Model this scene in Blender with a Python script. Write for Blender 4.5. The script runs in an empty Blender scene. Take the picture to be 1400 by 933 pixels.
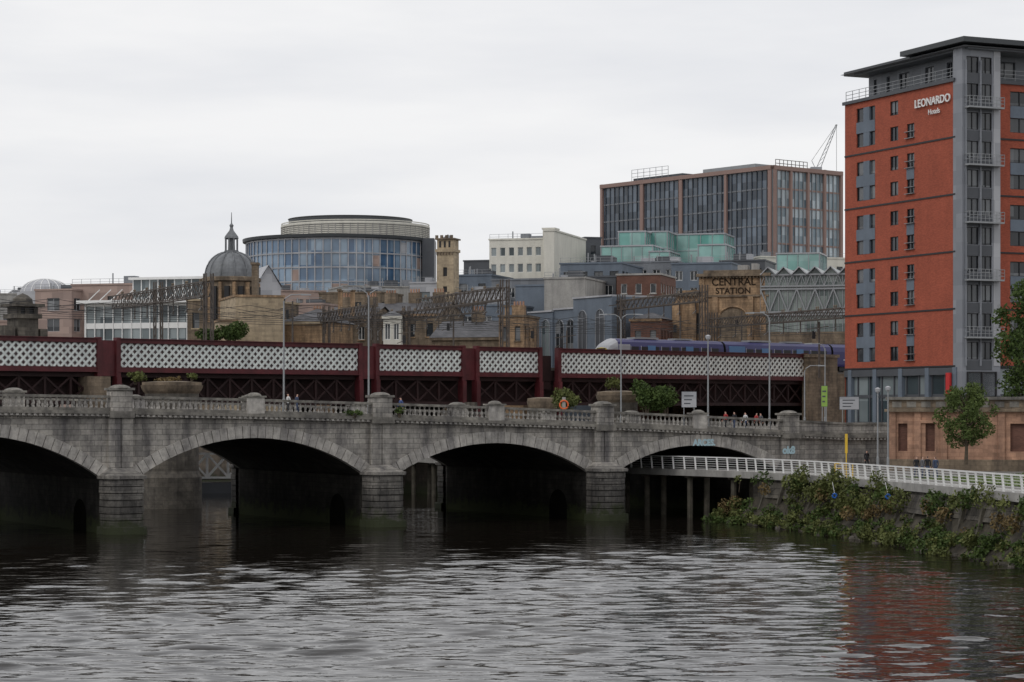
import bpy, math, random
import numpy as np
from mathutils import Vector, Matrix, noise
R=random.Random(7)
F=3139.0; CH=9.4
def X(px,Y): return (px-700)*Y/F
def Z(py,Y): return CH+(562-py)*Y/F
scene=bpy.context.scene
# ------------------------------------------------------------------ materials
def nn(nt,t,**k):
    n=nt.nodes.new(t)
    for a,b in k.items(): setattr(n,a,b)
    return n
def coords(nt):
    tc=nn(nt,'ShaderNodeTexCoord'); return tc.outputs['Object']
def uvz(nt,co):
    sp=nn(nt,'ShaderNodeSeparateXYZ'); nt.links.new(co,sp.inputs[0])
    ad=nn(nt,'ShaderNodeMath',operation='ADD'); nt.links.new(sp.outputs[0],ad.inputs[0]); nt.links.new(sp.outputs[1],ad.inputs[1])
    cb=nn(nt,'ShaderNodeCombineXYZ'); nt.links.new(ad.outputs[0],cb.inputs[0]); nt.links.new(sp.outputs[2],cb.inputs[1])
    return cb.outputs[0],sp
def c4(c,k=1.0): return (min(1,c[0]*k),min(1,c[1]*k),min(1,c[2]*k),1)
def mix(nt,a,b,fac,mode='MIX'):
    m=nn(nt,'ShaderNodeMixRGB',blend_type=mode)
    for s,i in ((fac,0),(a,1),(b,2)):
        if hasattr(s,'links'): nt.links.new(s,m.inputs[i])
        else: m.inputs[i].default_value=s
    return m.outputs[0]
def ramp(nt,src,p0,p1,c0=(0,0,0,1),c1=(1,1,1,1)):
    r=nn(nt,'ShaderNodeValToRGB'); e=r.color_ramp.elements
    e[0].position=p0;e[0].color=c0;e[1].position=p1;e[1].color=c1
    nt.links.new(src,r.inputs[0]); return r.outputs[0]
def noi(nt,co,scale,detail=4,st=None,rough=.6):
    if st:
        m=nn(nt,'ShaderNodeMapping'); m.inputs['Scale'].default_value=st; nt.links.new(co,m.inputs[0]); co=m.outputs[0]
    n=nn(nt,'ShaderNodeTexNoise'); n.inputs['Scale'].default_value=scale; n.inputs['Detail'].default_value=detail; n.inputs['Roughness'].default_value=rough
    nt.links.new(co,n.inputs['Vector']); return n.outputs['Fac']
MATS={}
def mat(name,col,rough=.8,var=.18,scale=.8,metal=0,brick=None,mortar=.6,stain=0,bump=0,spec=.4,tide=None):
    if name in MATS: return MATS[name]
    m=bpy.data.materials.new(name); m.use_nodes=True; nt=m.node_tree
    b=nt.nodes['Principled BSDF']; b.inputs['Roughness'].default_value=rough; b.inputs['Metallic'].default_value=metal
    b.inputs['Specular IOR Level'].default_value=spec
    co=coords(nt); n=noi(nt,co,scale,6)
    c=ramp(nt,n,.3,.7,c4(col,1-var),c4(col,1+var))
    if brick:
        uv,sp=uvz(nt,co)
        br=nn(nt,'ShaderNodeTexBrick'); nt.links.new(uv,br.inputs['Vector'])
        br.inputs['Scale'].default_value=1; br.inputs['Brick Width'].default_value=brick[0]; br.inputs['Row Height'].default_value=brick[1]
        br.inputs['Mortar Size'].default_value=brick[2]; br.inputs['Color1'].default_value=(.70,.70,.70,1); br.inputs['Color2'].default_value=(1.0,.99,.97,1)
        br.inputs['Mortar'].default_value=(mortar,mortar,mortar,1); br.inputs['Mortar Smooth'].default_value=.3
        c=mix(nt,c,br.outputs['Color'],1.0,'MULTIPLY')
    if stain:
        s=noi(nt,co,.9,5,(1,1,.18)); s=ramp(nt,s,.42,.68,(1,1,1,1),(1-stain,1-stain,1-stain*.95,1))
        c=mix(nt,c,s,1.0,'MULTIPLY')
        s2=noi(nt,co,3.5,4); s2=ramp(nt,s2,.35,.6,(1-stain*.4,)*3+(1,),(1,1,1,1)); c=mix(nt,c,s2,1.0,'MULTIPLY')
    if tide:
        _,sp=uvz(nt,co); n3=noi(nt,co,1.1,6,rough=.7)
        ad=nn(nt,'ShaderNodeMath',operation='MULTIPLY_ADD'); nt.links.new(n3,ad.inputs[0]); ad.inputs[1].default_value=4.0; nt.links.new(sp.outputs[2],ad.inputs[2])
        f=nn(nt,'ShaderNodeMapRange'); f.inputs[1].default_value=tide[0]+2; f.inputs[2].default_value=tide[1]+2; f.inputs[3].default_value=.26; nt.links.new(ad.outputs[0],f.inputs[0])
        c=mix(nt,(0,0,0,1),c,f.outputs[0])
        f=nn(nt,'ShaderNodeMapRange'); f.inputs[1].default_value=2.5; f.inputs[2].default_value=3.4; nt.links.new(ad.outputs[0],f.inputs[0])
        c=mix(nt,(.028,.034,.014,1),c,f.outputs[0])
    nt.links.new(c,b.inputs['Base Color'])
    if bump:
        bp=nn(nt,'ShaderNodeBump'); bp.inputs['Strength'].default_value=bump; bp.inputs['Distance'].default_value=.06
        hn=noi(nt,co,5,5); nt.links.new(hn,bp.inputs['Height']); nt.links.new(bp.outputs[0],b.inputs['Normal'])
    MATS[name]=m; return m
def glass(name,dark,light,pu=1.5,pv=3.0,rough=.08,thr=.55,ior=1.5,bump=.15):
    if name in MATS: return MATS[name]
    m=bpy.data.materials.new(name); m.use_nodes=True; nt=m.node_tree
    b=nt.nodes['Principled BSDF']; b.inputs['Roughness'].default_value=rough; b.inputs['IOR'].default_value=ior
    co=coords(nt); uv,sp=uvz(nt,co)
    sn=nn(nt,'ShaderNodeVectorMath',operation='DIVIDE'); nt.links.new(uv,sn.inputs[0]); sn.inputs[1].default_value=(pu,pv,1)
    fl=nn(nt,'ShaderNodeVectorMath',operation='FLOOR'); nt.links.new(sn.outputs[0],fl.inputs[0])
    wn=nn(nt,'ShaderNodeTexWhiteNoise'); wn.noise_dimensions='3D'; nt.links.new(fl.outputs[0],wn.inputs['Vector'])
    c=ramp(nt,wn.outputs['Value'],thr-.3,1.0,c4(dark),c4(light))
    n=noi(nt,co,.12,3); n=ramp(nt,n,.35,.65,(.65,.65,.65,1),(1.1,1.1,1.1,1)); c=mix(nt,c,n,1,'MULTIPLY')
    nt.links.new(c,b.inputs['Base Color'])
    bp=nn(nt,'ShaderNodeBump'); bp.inputs['Strength'].default_value=bump; bp.inputs['Distance'].default_value=.05
    h=noi(nt,co,.7,2); nt.links.new(h,bp.inputs['Height']); nt.links.new(bp.outputs[0],b.inputs['Normal'])
    MATS[name]=m; return m
def leafmat(name,c0,c1,scale=1.3):
    m=bpy.data.materials.new(name); m.use_nodes=True; nt=m.node_tree
    b=nt.nodes['Principled BSDF']; b.inputs['Roughness'].default_value=.7; b.inputs['Specular IOR Level'].default_value=.2
    co=coords(nt); n=noi(nt,co,scale,6,rough=.8); c=ramp(nt,n,.33,.68,c4(c0),c4(c1)); nt.links.new(c,b.inputs['Base Color'])
    MATS[name]=m; return m

M_stone=mat('bridge_granite',(.43,.405,.37),.85,.32,.35,brick=(1.1,.42,.022),mortar=.35,stain=.66,bump=.6,tide=(2.2,5.4))
M_ring=mat('voussoir_granite',(.44,.415,.38),.85,.3,1.3,stain=.5,bump=.5,tide=(1.8,5.0))
M_cop=mat('coping_stone',(.23,.215,.19),.85,.38,1.0,stain=.55,bump=.4)
M_sof=mat('shade_painted_soffit',(.06,.056,.05),.95,.4,.6,brick=(1.1,.42,.02),mortar=.5,stain=.5,tide=(1.0,4.0),spec=.15)  # base colour darkened to paint in the shade under the arches
M_void=mat('shade_painted_opening',(.008,.008,.007),1,.2,1,spec=0)  # near-black colour paints the shade inside the pier openings
M_dstone=mat('blackened_stone',(.15,.135,.115),.9,.35,.9,brick=(1.1,.42,.02),stain=.5,bump=.4)
M_sand=mat('sandstone',(.43,.29,.175),.85,.32,.35,brick=(.9,.36,.02),mortar=.55,stain=.6,bump=.3)
M_sandL=mat('pale_sandstone',(.52,.42,.29),.85,.16,.4,brick=(.9,.36,.015),mortar=.8,stain=.3)
M_dsand=mat('sooty_sandstone',(.25,.195,.14),.9,.35,.5,brick=(.9,.36,.02),mortar=.6,stain=.5,bump=.3)
M_pinkst=mat('pink_sandstone',(.48,.28,.19),.85,.25,.8,brick=(.8,.34,.02),mortar=.7,stain=.35,bump=.3)
M_brick=mat('orange_brick',(.40,.098,.056),.85,.10,.25,brick=(.26,.085,.006),mortar=.8,stain=.10)
M_brickd=mat('brown_brick',(.16,.08,.06),.85,.2,.5,brick=(.26,.085,.008),mortar=.7)
M_grey=mat('grey_panel',(.19,.205,.23),.5,.06,.4,brick=(1.5,3.0,.02),mortar=.6)
M_greyd=mat('dark_grey_panel',(.07,.075,.085),.5,.1,.4)
M_blue=mat('blue_grey_render',(.14,.17,.21),.7,.12,.4,stain=.15)
M_lgrey=mat('light_grey_metal',(.42,.43,.46),.45,.06,.4,brick=(2,1.5,.015),mortar=.75)
M_tower=mat('tower_cladding',(.26,.275,.31),.45,.06,.4,brick=(2,1.5,.015),mortar=.75)
M_conc=mat('concrete',(.36,.35,.33),.9,.15,.4,stain=.3)
M_cream=mat('cream_render',(.66,.64,.57),.85,.06,.3,stain=.12)
M_white=mat('white_paint',(.76,.76,.75),.5,.06,.8)
M_red=mat('maroon_steel',(.095,.016,.020),.55,.3,.7,stain=.3)
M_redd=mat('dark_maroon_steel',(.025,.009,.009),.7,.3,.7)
M_latt=mat('pale_lattice_steel',(.76,.80,.77),.6,.12,1.2,stain=.22)
M_back=mat('lattice_backing',(.15,.115,.115),.8,.3,1.2)
M_steel=mat('galvanised_steel',(.28,.29,.30),.45,.1,1,metal=.3)
M_rust=mat('gantry_steel',(.085,.07,.06),.7,.3,1.2)
M_black=mat('black_paint',(.015,.015,.017),.5,.1,1)
M_slate=mat('slate_roof',(.10,.10,.11),.7,.25,.6,brick=(.4,.25,.01),mortar=.6)
M_lead=mat('lead_dome',(.19,.20,.21),.6,.25,.8,stain=.3)
M_zinc=mat('zinc_roof',(.22,.23,.25),.5,.08,.4)
M_roofd=mat('dark_roof_slab',(.05,.055,.06),.5,.1,.4)
M_brown=mat('brown_cladding',(.27,.18,.155),.6,.06,.3)
M_pink=mat('pinkish_cladding',(.40,.30,.265),.8,.08,.3,brick=(2.2,1.2,.02),mortar=.75)
M_asph=mat('asphalt',(.05,.05,.052),.9,.2,1.2)
M_pave=mat('paving',(.27,.26,.24),.9,.15,1,brick=(.9,.6,.02),mortar=.6)
M_ground=mat('ground_mat',(.16,.15,.13),.95,.2,.1)
M_grass=mat('grass_mat',(.085,.12,.032),.95,.35,1.5,bump=.6)
M_earth=mat('bank_earth',(.06,.052,.038),.95,.45,.8,stain=.5,bump=.6)
M_quay=mat('quay_wall',(.17,.14,.11),.9,.3,.6,brick=(1.1,.45,.02),stain=.5,tide=(.5,3))
M_timb=mat('timber_pile',(.10,.09,.07),.9,.4,1.5,stain=.4)
M_bwall=mat('bank_wall',(.17,.155,.13),.9,.4,.7,brick=(1.6,.5,.03),mortar=.4,stain=.6,bump=.5)
M_yel=mat('yellow_paint',(.65,.42,.04),.5,.1,1)
M_orange=mat('orange_ring',(.65,.12,.03),.5,.05,1)
M_sblue=mat('blue_plastic',(.02,.12,.45),.4,.05,1)
M_redp=mat('red_banner',(.5,.03,.03),.6,.05,1)
M_graf=mat('graffiti_paint',(.42,.58,.64),.7,.15,2)
M_train=mat('train_navy',(.03,.028,.12),.3,.1,.3)
M_trainl=mat('train_light_blue',(.07,.17,.34),.3,.1,.3)
M_teal=glass('teal_glass',(.11,.37,.32),(.40,.60,.57),2.2,3,.2,.4)
M_g_dark=glass('window_glass',(.02,.025,.03),(.22,.23,.24),1.3,1.5,.1,.75)
M_g_hotel=glass('hotel_glass',(.02,.024,.03),(.16,.17,.18),1.9,3.0,.1,.72)
M_g_off=glass('office_glass',(.022,.036,.055),(.13,.165,.21),1.5,3.85,.06,.45,1.6)
M_g_offr=glass('office_glass_painted_reflection',(.10,.16,.20),(.52,.60,.64),1.3,1.93,.06,.3,1.7)  # paler pane colours paint in the bright reflection on the right face
M_g_round=glass('round_glass',(.05,.12,.23),(.30,.40,.50),2.0,3.3,.07,.3,1.7)
M_g_low=glass('shop_glass',(.05,.07,.08),(.28,.32,.33),2.5,3.5,.1,.5)
M_g_stn=glass('station_glazing',(.09,.12,.115),(.26,.30,.28),1.6,2.0,.3,.3)
M_bark=mat('bark',(.09,.07,.05),.95,.3,4)
M_leaf=leafmat('leaf_green',(.022,.042,.012),(.085,.125,.03))
M_leafy=leafmat('leaf_young',(.04,.065,.018),(.13,.17,.05))
M_leaf2=leafmat('leaf_olive',(.045,.06,.018),(.17,.185,.06),.9)
M_leaf3=leafmat('leaf_brown',(.10,.07,.03),(.22,.16,.07),.9)
M_skin=mat('skin',(.55,.33,.25),.6,.05,5); M_hair=mat('hair',(.03,.02,.015),.7,.1,5)
M_let=mat('lettering_bronze',(.035,.025,.018),.8,.1,1,spec=.1)
# ------------------------------------------------------------------ builder
class Ob:
    def __init__(s,name,ox=0,oy=0,oz=0,ang=0):
        s.name=name; s.M=Matrix.Translation((ox,oy,oz))@Matrix.Rotation(ang,4,'Z'); s.parts={}; s.extra=[]
    def p(s,pn,m):
        k=(pn,m.name)
        if k not in s.parts: s.parts[k]=([],[],m)
        return s.parts[k]
    def poly(s,pn,m,pts):
        v,f,_=s.p(pn,m); i=len(v); v.extend([tuple(q) for q in pts]); f.append(tuple(range(i,i+len(pts))))
    def hexa(s,pn,m,P):
        v,f,_=s.p(pn,m); i=len(v); v.extend([tuple(q) for q in P])
        for q in ((0,3,2,1),(4,5,6,7),(0,1,5,4),(1,2,6,5),(2,3,7,6),(3,0,4,7)): f.append(tuple(i+a for a in q))
    def box(s,pn,m,x0,x1,y0,y1,z0,z1):
        s.hexa(pn,m,[(x0,y0,z0),(x1,y0,z0),(x1,y1,z0),(x0,y1,z0),(x0,y0,z1),(x1,y0,z1),(x1,y1,z1),(x0,y1,z1)])
    def sbox(s,pn,m,x0,x1,y0,y1,a0,a1,b0,b1):
        s.hexa(pn,m,[(x0,y0,a0),(x1,y0,b0),(x1,y1,b0),(x0,y1,a0),(x0,y0,a1),(x1,y0,b1),(x1,y1,b1),(x0,y1,a1)])
    def beam(s,pn,m,a,b,w,h=None):
        h=h or w; a=Vector(a); b=Vector(b); d=(b-a).normalized()
        up=Vector((0,0,1)) if abs(d.z)<.98 else Vector((1,0,0))
        sd=d.cross(up).normalized()*(w/2); u=sd.cross(d).normalized()*(h/2)
        s.hexa(pn,m,[a-sd-u,a+sd-u,a+sd+u,a-sd+u,b-sd-u,b+sd-u,b+sd+u,b-sd+u])
    def tube(s,pn,m,pts,rad,n=6):
        v,f,_=s.p(pn,m); pts=[Vector(q) for q in pts]; rs=rad if isinstance(rad,(list,tuple)) else [rad]*len(pts); i0=len(v)
        for k,q in enumerate(pts):
            d=(pts[min(k+1,len(pts)-1)]-pts[max(k-1,0)]).normalized(); up=Vector((0,0,1)) if abs(d.z)<.9 else Vector((1,0,0))
            a=d.cross(up).normalized(); b=a.cross(d)
            for j in range(n):
                t=2*math.pi*j/n; v.append(tuple(q+(a*math.cos(t)+b*math.sin(t))*rs[k]))
        for k in range(len(pts)-1):
            for j in range(n):
                f.append((i0+k*n+j,i0+k*n+(j+1)%n,i0+(k+1)*n+(j+1)%n,i0+(k+1)*n+j))
        f.append(tuple(i0+j for j in range(n))); f.append(tuple(i0+(len(pts)-1)*n+j for j in range(n)))
    def lathe(s,pn,m,cx,cy,prof,n=16,a0=0,a1=2*math.pi):
        v,f,_=s.p(pn,m); i0=len(v); full=abs(a1-a0-2*math.pi)<1e-4; k=n if full else n+1
        for r,z in prof:
            for j in range(k):
                t=a0+(a1-a0)*j/n; v.append((cx+r*math.cos(t),cy+r*math.sin(t),z))
        for q in range(len(prof)-1):
            for j in range(n):
                j2=(j+1)%k; f.append((i0+q*k+j,i0+q*k+j2,i0+(q+1)*k+j2,i0+(q+1)*k+j))
    def text(s,pn,body,m,loc,xd,size,ext=.05,bold=0):
        cu=bpy.data.curves.new(pn,'FONT'); cu.body=body; cu.size=size; cu.extrude=ext; cu.offset=bold; cu.materials.append(m)
        o=bpy.data.objects.new(pn,cu); xd=Vector(xd).normalized(); z=xd.cross(Vector((0,0,1)))
        o.matrix_basis=s.M@Matrix.Translation(loc)@Matrix((xd,(0,0,1),z)).transposed().to_4x4()
        s.extra.append(o)
    def done(s):
        e=bpy.data.objects.new(s.name,None); scene.collection.objects.link(e); e.matrix_basis=s.M; inv=s.M.inverted()
        for (pn,mn),(v,f,m) in s.parts.items():
            me=bpy.data.meshes.new(pn); me.from_pydata(v,[],f); me.materials.append(m); me.update()
            o=bpy.data.objects.new(pn,me); scene.collection.objects.link(o); o.parent=e
        for o in s.extra:
            scene.collection.objects.link(o); mb=o.matrix_basis.copy(); o.parent=e; o.matrix_basis=inv@mb
        return e
def vb(o,pn,m,O,du,a,b,z0,z1,pr,back=0.0):
    nx,ny=du[1],-du[0]
    def P(a,z,d=0): return (O[0]+du[0]*a+nx*d,O[1]+du[1]*a+ny*d,z)
    A=[P(a,z0,pr),P(b,z0,pr),P(b,z0,-back),P(a,z0,-back)]; B_=[P(a,z1,pr),P(b,z1,pr),P(b,z1,-back),P(a,z1,-back)]
    o.hexa(pn,m,A+B_)
def wall(o,O,du,L,z0,z1,xs,zs,wm,gm,fm=None,rec=.22,skip=None,pn='walls',mull=1,fw=.07,sills=None):
    nx,ny=du[1],-du[0]
    def P(a,z,d=0): return (O[0]+du[0]*a+nx*d,O[1]+du[1]*a+ny*d,z)
    xs=sorted(xs); zs=sorted(zs)
    zb=[z0]
    for a,b in zs: zb+= [a,b]
    zb.append(z1)
    for r in range(len(zb)-1):
        if zb[r+1]-zb[r]<1e-4: continue
        if r%2==0:
            o.poly(pn,wm,[P(0,zb[r]),P(L,zb[r]),P(L,zb[r+1]),P(0,zb[r+1])]); continue
        za,zc=zb[r],zb[r+1]; cur=0
        for ci,(a,b) in enumerate(xs):
            if skip and skip(ci,r//2): continue
            if a>cur: o.poly(pn,wm,[P(cur,za),P(a,za),P(a,zc),P(cur,zc)])
            cur=b
            for q in (((a,za),(b,za)),((b,za),(b,zc)),((b,zc),(a,zc)),((a,zc),(a,za))):
                (s0,t0),(s1,t1)=q; o.poly(pn,wm,[P(s0,t0),P(s1,t1),P(s1,t1,-rec),P(s0,t0,-rec)])
            o.poly('window_glass',gm,[P(a,za,-rec),P(b,za,-rec),P(b,zc,-rec),P(a,zc,-rec)])
            if sills: vb(o,'sills',sills,O,du,a-.12,b+.12,za-.18,za-.003,.12)
            if fm:
                d=-rec+.05
                o.beam('window_frames',fm,P(a,za+fw/2,d),P(b,za+fw/2,d),.08,fw); o.beam('window_frames',fm,P(a,zc-fw/2,d),P(b,zc-fw/2,d),.08,fw)
                o.beam('window_frames',fm,P(a+fw/2,za+fw,d),P(a+fw/2,zc-fw,d),fw,.078); o.beam('window_frames',fm,P(b-fw/2,za+fw,d),P(b-fw/2,zc-fw,d),fw,.078)
                for k in range(mull):
                    c=a+(b-a)*(k+1)/(mull+1); o.beam('window_frames',fm,P(c,za+fw,d),P(c,zc-fw,d),fw,.078)
        if cur<L: o.poly(pn,wm,[P(cur,za),P(L,za),P(L,zc),P(cur,zc)])
def curtain(o,O,du,L,z0,z1,gm,mm,pu,pv,fin=.1,bar=.25,barm=None,pr=.15):
    nx,ny=du[1],-du[0]
    def P(a,z,d=0): return (O[0]+du[0]*a+nx*d,O[1]+du[1]*a+ny*d,z)
    o.poly('glazing',gm,[P(0,z0),P(L,z0),P(L,z1),P(0,z1)])
    n=max(1,round(L/pu))
    for i in range(n+1): vb(o,'mullions',mm,O,du,L*i/n-fin/2,L*i/n+fin/2,z0,z1,pr)
    z=z1
    while z>z0:
        vb(o,'floor_bands',barm or mm,O,du,0,L,max(z0,z-bar/2),min(z1,z+bar/2),pr*.6); z-=pv
def frame(pxl,Yl,pxr,Yr,clamp=True):
    x0,x1=X(pxl,Yl),X(pxr,Yr)
    if clamp:
        m=.30*abs(x1-x0); Yr=Yl+max(-m,min(m,Yr-Yl)); x1=X(pxr,Yr)
    return x0,Yl,math.atan2(Yr-Yl,x1-x0),math.hypot(x1-x0,Yr-Yl)
def block(name,pxl,Yl,pxr,Yr,pyt,depth,wm,gm=None,fh=3.3,cw=3.0,ww=1.4,wh=1.7,vis=480,roof='flat',rm=None,rh=3,cop=None,fm=None,sill=.9,chim=0,top_gap=.8,plant=0,side=True,mull=1,clamp=True,bands=None):
    x0,y0,a,L=frame(pxl,Yl,pxr,Yr,clamp); o=Ob(name,x0,y0,0,a); zt=Z(pyt,Yl); zv=max(7.5,Z(vis,Yl)); gm=gm or M_g_dark; rm=rm or M_zinc; cop=cop or wm
    nf=max(0,int((zt-top_gap-zv)/fh))
    zs=[]
    for k in range(nf):
        b=zt-top_gap-(k+1)*fh+sill; zs.append((b,b+wh))
        if bands: vb(o,'string_courses',bands,(0,0),(1,0),0,L,b-.45,b-.2,.1)
    def xs_for(LL):
        n=max(1,int(LL/cw)); pit=LL/n
        return [(pit*i+(pit-ww)/2,pit*i+(pit+ww)/2) for i in range(n)]
    xf=(lambda l:[]) if ww<=0 else xs_for
    sl=cop if (cop is not wm and ww>0) else None
    wall(o,(0,0),(1,0),L,7.5,zt,xf(L),zs if ww>0 else [],wm,gm,fm,mull=mull,sills=sl)
    wall(o,(0,depth),(0,-1),depth,7.5,zt,xf(depth) if side else [],zs if side and ww>0 else [],wm,gm,fm,mull=mull)
    wall(o,(L,0),(0,1),depth,7.5,zt,xf(depth) if side else [],zs if side and ww>0 else [],wm,gm,fm,mull=mull)
    wall(o,(L,depth),(-1,0),L,7.5,zt,[],[],wm,gm)
    if roof=='flat':
        o.poly('roof',rm,[(0,0,zt-.3),(L,0,zt-.3),(L,depth,zt-.3),(0,depth,zt-.3)])
        for q in ((-.15,L+.15,-.15,.3),(-.15,L+.15,depth-.3,depth+.15),(-.15,.3,.3,depth-.3),(L-.3,L+.15,.3,depth-.3)): o.box('coping',cop,*q,zt,zt+.3)
    elif roof=='gable':
        h=zt+rh
        o.poly('roof',rm,[(-.3,-.3,zt),(L+.3,-.3,zt),(L+.3,depth/2,h),(-.3,depth/2,h)]); o.poly('roof',rm,[(-.3,depth+.3,zt),(L+.3,depth+.3,zt),(L+.3,depth/2,h),(-.3,depth/2,h)])
        o.poly('gable',wm,[(0,0,zt),(0,depth,zt),(0,depth/2,h-.1)]); o.poly('gable',wm,[(L,0,zt),(L,depth,zt),(L,depth/2,h-.1)])
        o.box('cornice',cop,-.2,L+.2,-.25,.0,zt-.4,zt-.02)
    elif roof=='hip':
        h=zt+rh; i=min(L,depth)/2*.9; q=[(-.3,-.3,zt),(L+.3,-.3,zt),(L+.3,depth+.3,zt),(-.3,depth+.3,zt)]; a_=(i,depth/2,h); b_=(L-i,depth/2,h)
        o.poly('roof',rm,[q[0],q[1],b_,a_]);o.poly('roof',rm,[q[2],q[3],a_,b_]);o.poly('roof',rm,[q[0],a_,q[3]]);o.poly('roof',rm,[q[1],q[2],b_])
        o.box('cornice',cop,-.2,L+.2,-.25,.0,zt-.4,zt-.02)
    elif roof=='gablefront':
        h=zt+rh
        o.poly('roof',rm,[(-.3,-.3,zt),(-.3,depth,zt),(L/2,depth,h),(L/2,-.3,h)]); o.poly('roof',rm,[(L+.3,-.3,zt),(L+.3,depth,zt),(L/2,depth,h),(L/2,-.3,h)])
        o.poly('gable',wm,[(0,0,zt),(L,0,zt),(L/2,0,h-.1)])
    for k in range(chim):
        cx=L*(k+.5)/chim; zz=zt+(rh if roof=='gable' else .3); o.box('chimneys',wm,cx-.9,cx+.9,depth/2-.5,depth/2+.5,zt-.2,zz+1.5)
        for j in range(4): o.lathe('chimney_pots',M_pinkst,cx-.65+.43*j,depth/2,[(.16,zz+1.5),(.13,zz+2.1),(0.02,zz+2.1)],8)
    for k in range(plant):
        cx=R.uniform(1.5,max(1.6,L-3)); w=R.uniform(1,3); h=R.uniform(.8,2.0); o.box('roof_plant',R.choice([M_zinc,M_lgrey,M_greyd]),cx,cx+w,depth*.3+k*.07,depth*.3+2,zt-.2,zt+h)
        o.tube('vents',M_steel,[(cx-1,depth*.2+k*.3,zt-.2),(cx-1,depth*.2+k*.3,zt+h*1.2)],.12)
    if roof=='flat' and plant:
        for z in (.6,1.1): o.box('roof_rails',M_steel,0,L,.15,.19,zt+z,zt+z+.05)
        for k in range(int(L/1.8)): o.box('roof_rails',M_steel,k*1.8,k*1.8+.05,.15,.2,zt+.3,zt+1.15)
    return o,L,zt
# ------------------------------------------------------------------ world, sun, camera
w=bpy.data.worlds.new("World"); scene.world=w; w.use_nodes=True; nt=w.node_tree; bg=nt.nodes['Background']
sky=nn(nt,'ShaderNodeTexSky'); sky.sky_type='NISHITA'; sky.sun_disc=False; sky.sun_elevation=math.radians(42); sky.sun_rotation=math.radians(225)
tc=nn(nt,'ShaderNodeTexCoord'); n=noi(nt,tc.outputs['Generated'],4.2,5,(1,1,5.5),.5)
cl=ramp(nt,n,.34,.62,(.815,.825,.86,1),(.965,.96,.965,1))
sc=nn(nt,'ShaderNodeVectorMath',operation='SCALE'); nt.links.new(cl,sc.inputs[0]); sc.inputs['Scale'].default_value=9.6
o_=mix(nt,sky.outputs[0],sc.outputs[0],.95)
nt.links.new(o_,bg.inputs['Color']); bg.inputs['Strength'].default_value=.1
sl=bpy.data.lights.new('sun','SUN'); sl.energy=.6; sl.angle=math.radians(15); sl.color=(1,.96,.9); so=bpy.data.objects.new('sun',sl); scene.collection.objects.link(so)
so.rotation_euler=Vector((-.55,-.55,.72)).to_track_quat('Z','Y').to_euler()
cam=bpy.data.cameras.new('camera'); co_=bpy.data.objects.new('camera',cam); scene.collection.objects.link(co_); scene.camera=co_
co_.location=(0,0,CH); co_.rotation_euler=(math.radians(90),0,0); cam.sensor_width=36; cam.lens=36*F/1400; cam.shift_y=95.5/1400; cam.clip_end=9000; cam.clip_start=.5
scene.view_settings.view_transform='Standard'; scene.view_settings.look='None'; scene.view_settings.exposure=0
# ------------------------------------------------------------------ water : real waves
m=bpy.data.materials.new('river_water'); m.use_nodes=True; nt=m.node_tree; b=nt.nodes['Principled BSDF']
b.inputs['Base Color'].default_value=(.010,.008,.006,1); b.inputs['Roughness'].default_value=.02; b.inputs['IOR'].default_value=1.33
co=coords(nt); h2=noi(nt,co,2.6,2,(.6,1,1),.5)
bp=nn(nt,'ShaderNodeBump'); bp.inputs['Strength'].default_value=1; bp.inputs['Distance'].default_value=.02; nt.links.new(h2,bp.inputs['Height']); nt.links.new(bp.outputs[0],b.inputs['Normal'])
o=Ob('water'); gx0,gx1,gy0,gy1=-66.,66.,56.,226.
for q in (((-4000,-500),(4000,-500),(4000,gy0),(-4000,gy0)),((-4000,gy1),(4000,gy1),(4000,6000),(-4000,6000)),((-4000,gy0),(gx0,gy0),(gx0,gy1),(-4000,gy1)),((gx1,gy0),(4000,gy0),(4000,gy1),(gx1,gy1))): o.poly('far_surface',m,[(x,y,0) for x,y in q])
we=o.done()
rng=np.random.RandomState(3); NX,NY=640,1100
xs_=np.linspace(gx0,gx1,NX); ys_=gy0*(gy1/gy0)**np.linspace(0,1,NY); GX,GY=np.meshgrid(xs_,ys_); H=np.zeros_like(GX)
K=80
for k in range(K):
    L=float(np.exp(rng.uniform(np.log(.8),np.log(3.6)))); th=math.pi/2+rng.normal(0,.38); kk=2*math.pi/L
    sl_=.098*math.sqrt(2/K); H+=sl_/kk*np.sin(kk*(math.cos(th)*GX+math.sin(th)*GY)+rng.uniform(0,6.28))
patch=.72+.25*np.sin(GX*.09+GY*.05+1)*np.sin(GY*.11-GX*.03)+.2*np.sin(GX*.021+GY*.043)
edge=np.clip(np.minimum(np.minimum(GX-gx0,gx1-GX),np.minimum(GY-gy0,gy1-GY))/6,0,1)
calm=np.clip((185-GY)/85,.22,1)
H=H+.9*H*np.abs(H)/.05*.5
H*=patch*edge*calm
V=np.stack([GX,GY,H],-1).reshape(-1,3); idx=np.arange(NX*NY).reshape(NY,NX)
Q=np.stack([idx[:-1,:-1],idx[:-1,1:],idx[1:,1:],idx[1:,:-1]],-1).reshape(-1,4)
me=bpy.data.meshes.new('wave_surface'); me.vertices.add(len(V)); me.vertices.foreach_set('co',V.astype(np.float32).ravel()); me.loops.add(Q.size); me.loops.foreach_set('vertex_index',Q.astype(np.int32).ravel())
me.polygons.add(len(Q)); me.polygons.foreach_set('loop_start',np.arange(0,Q.size,4,dtype=np.int32)); me.polygons.foreach_set('use_smooth',np.ones(len(Q),dtype=bool)); me.update(calc_edges=True); me.validate(); me.materials.append(m)
wo=bpy.data.objects.new('wave_surface',me); scene.collection.objects.link(wo); wo.parent=we
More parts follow.
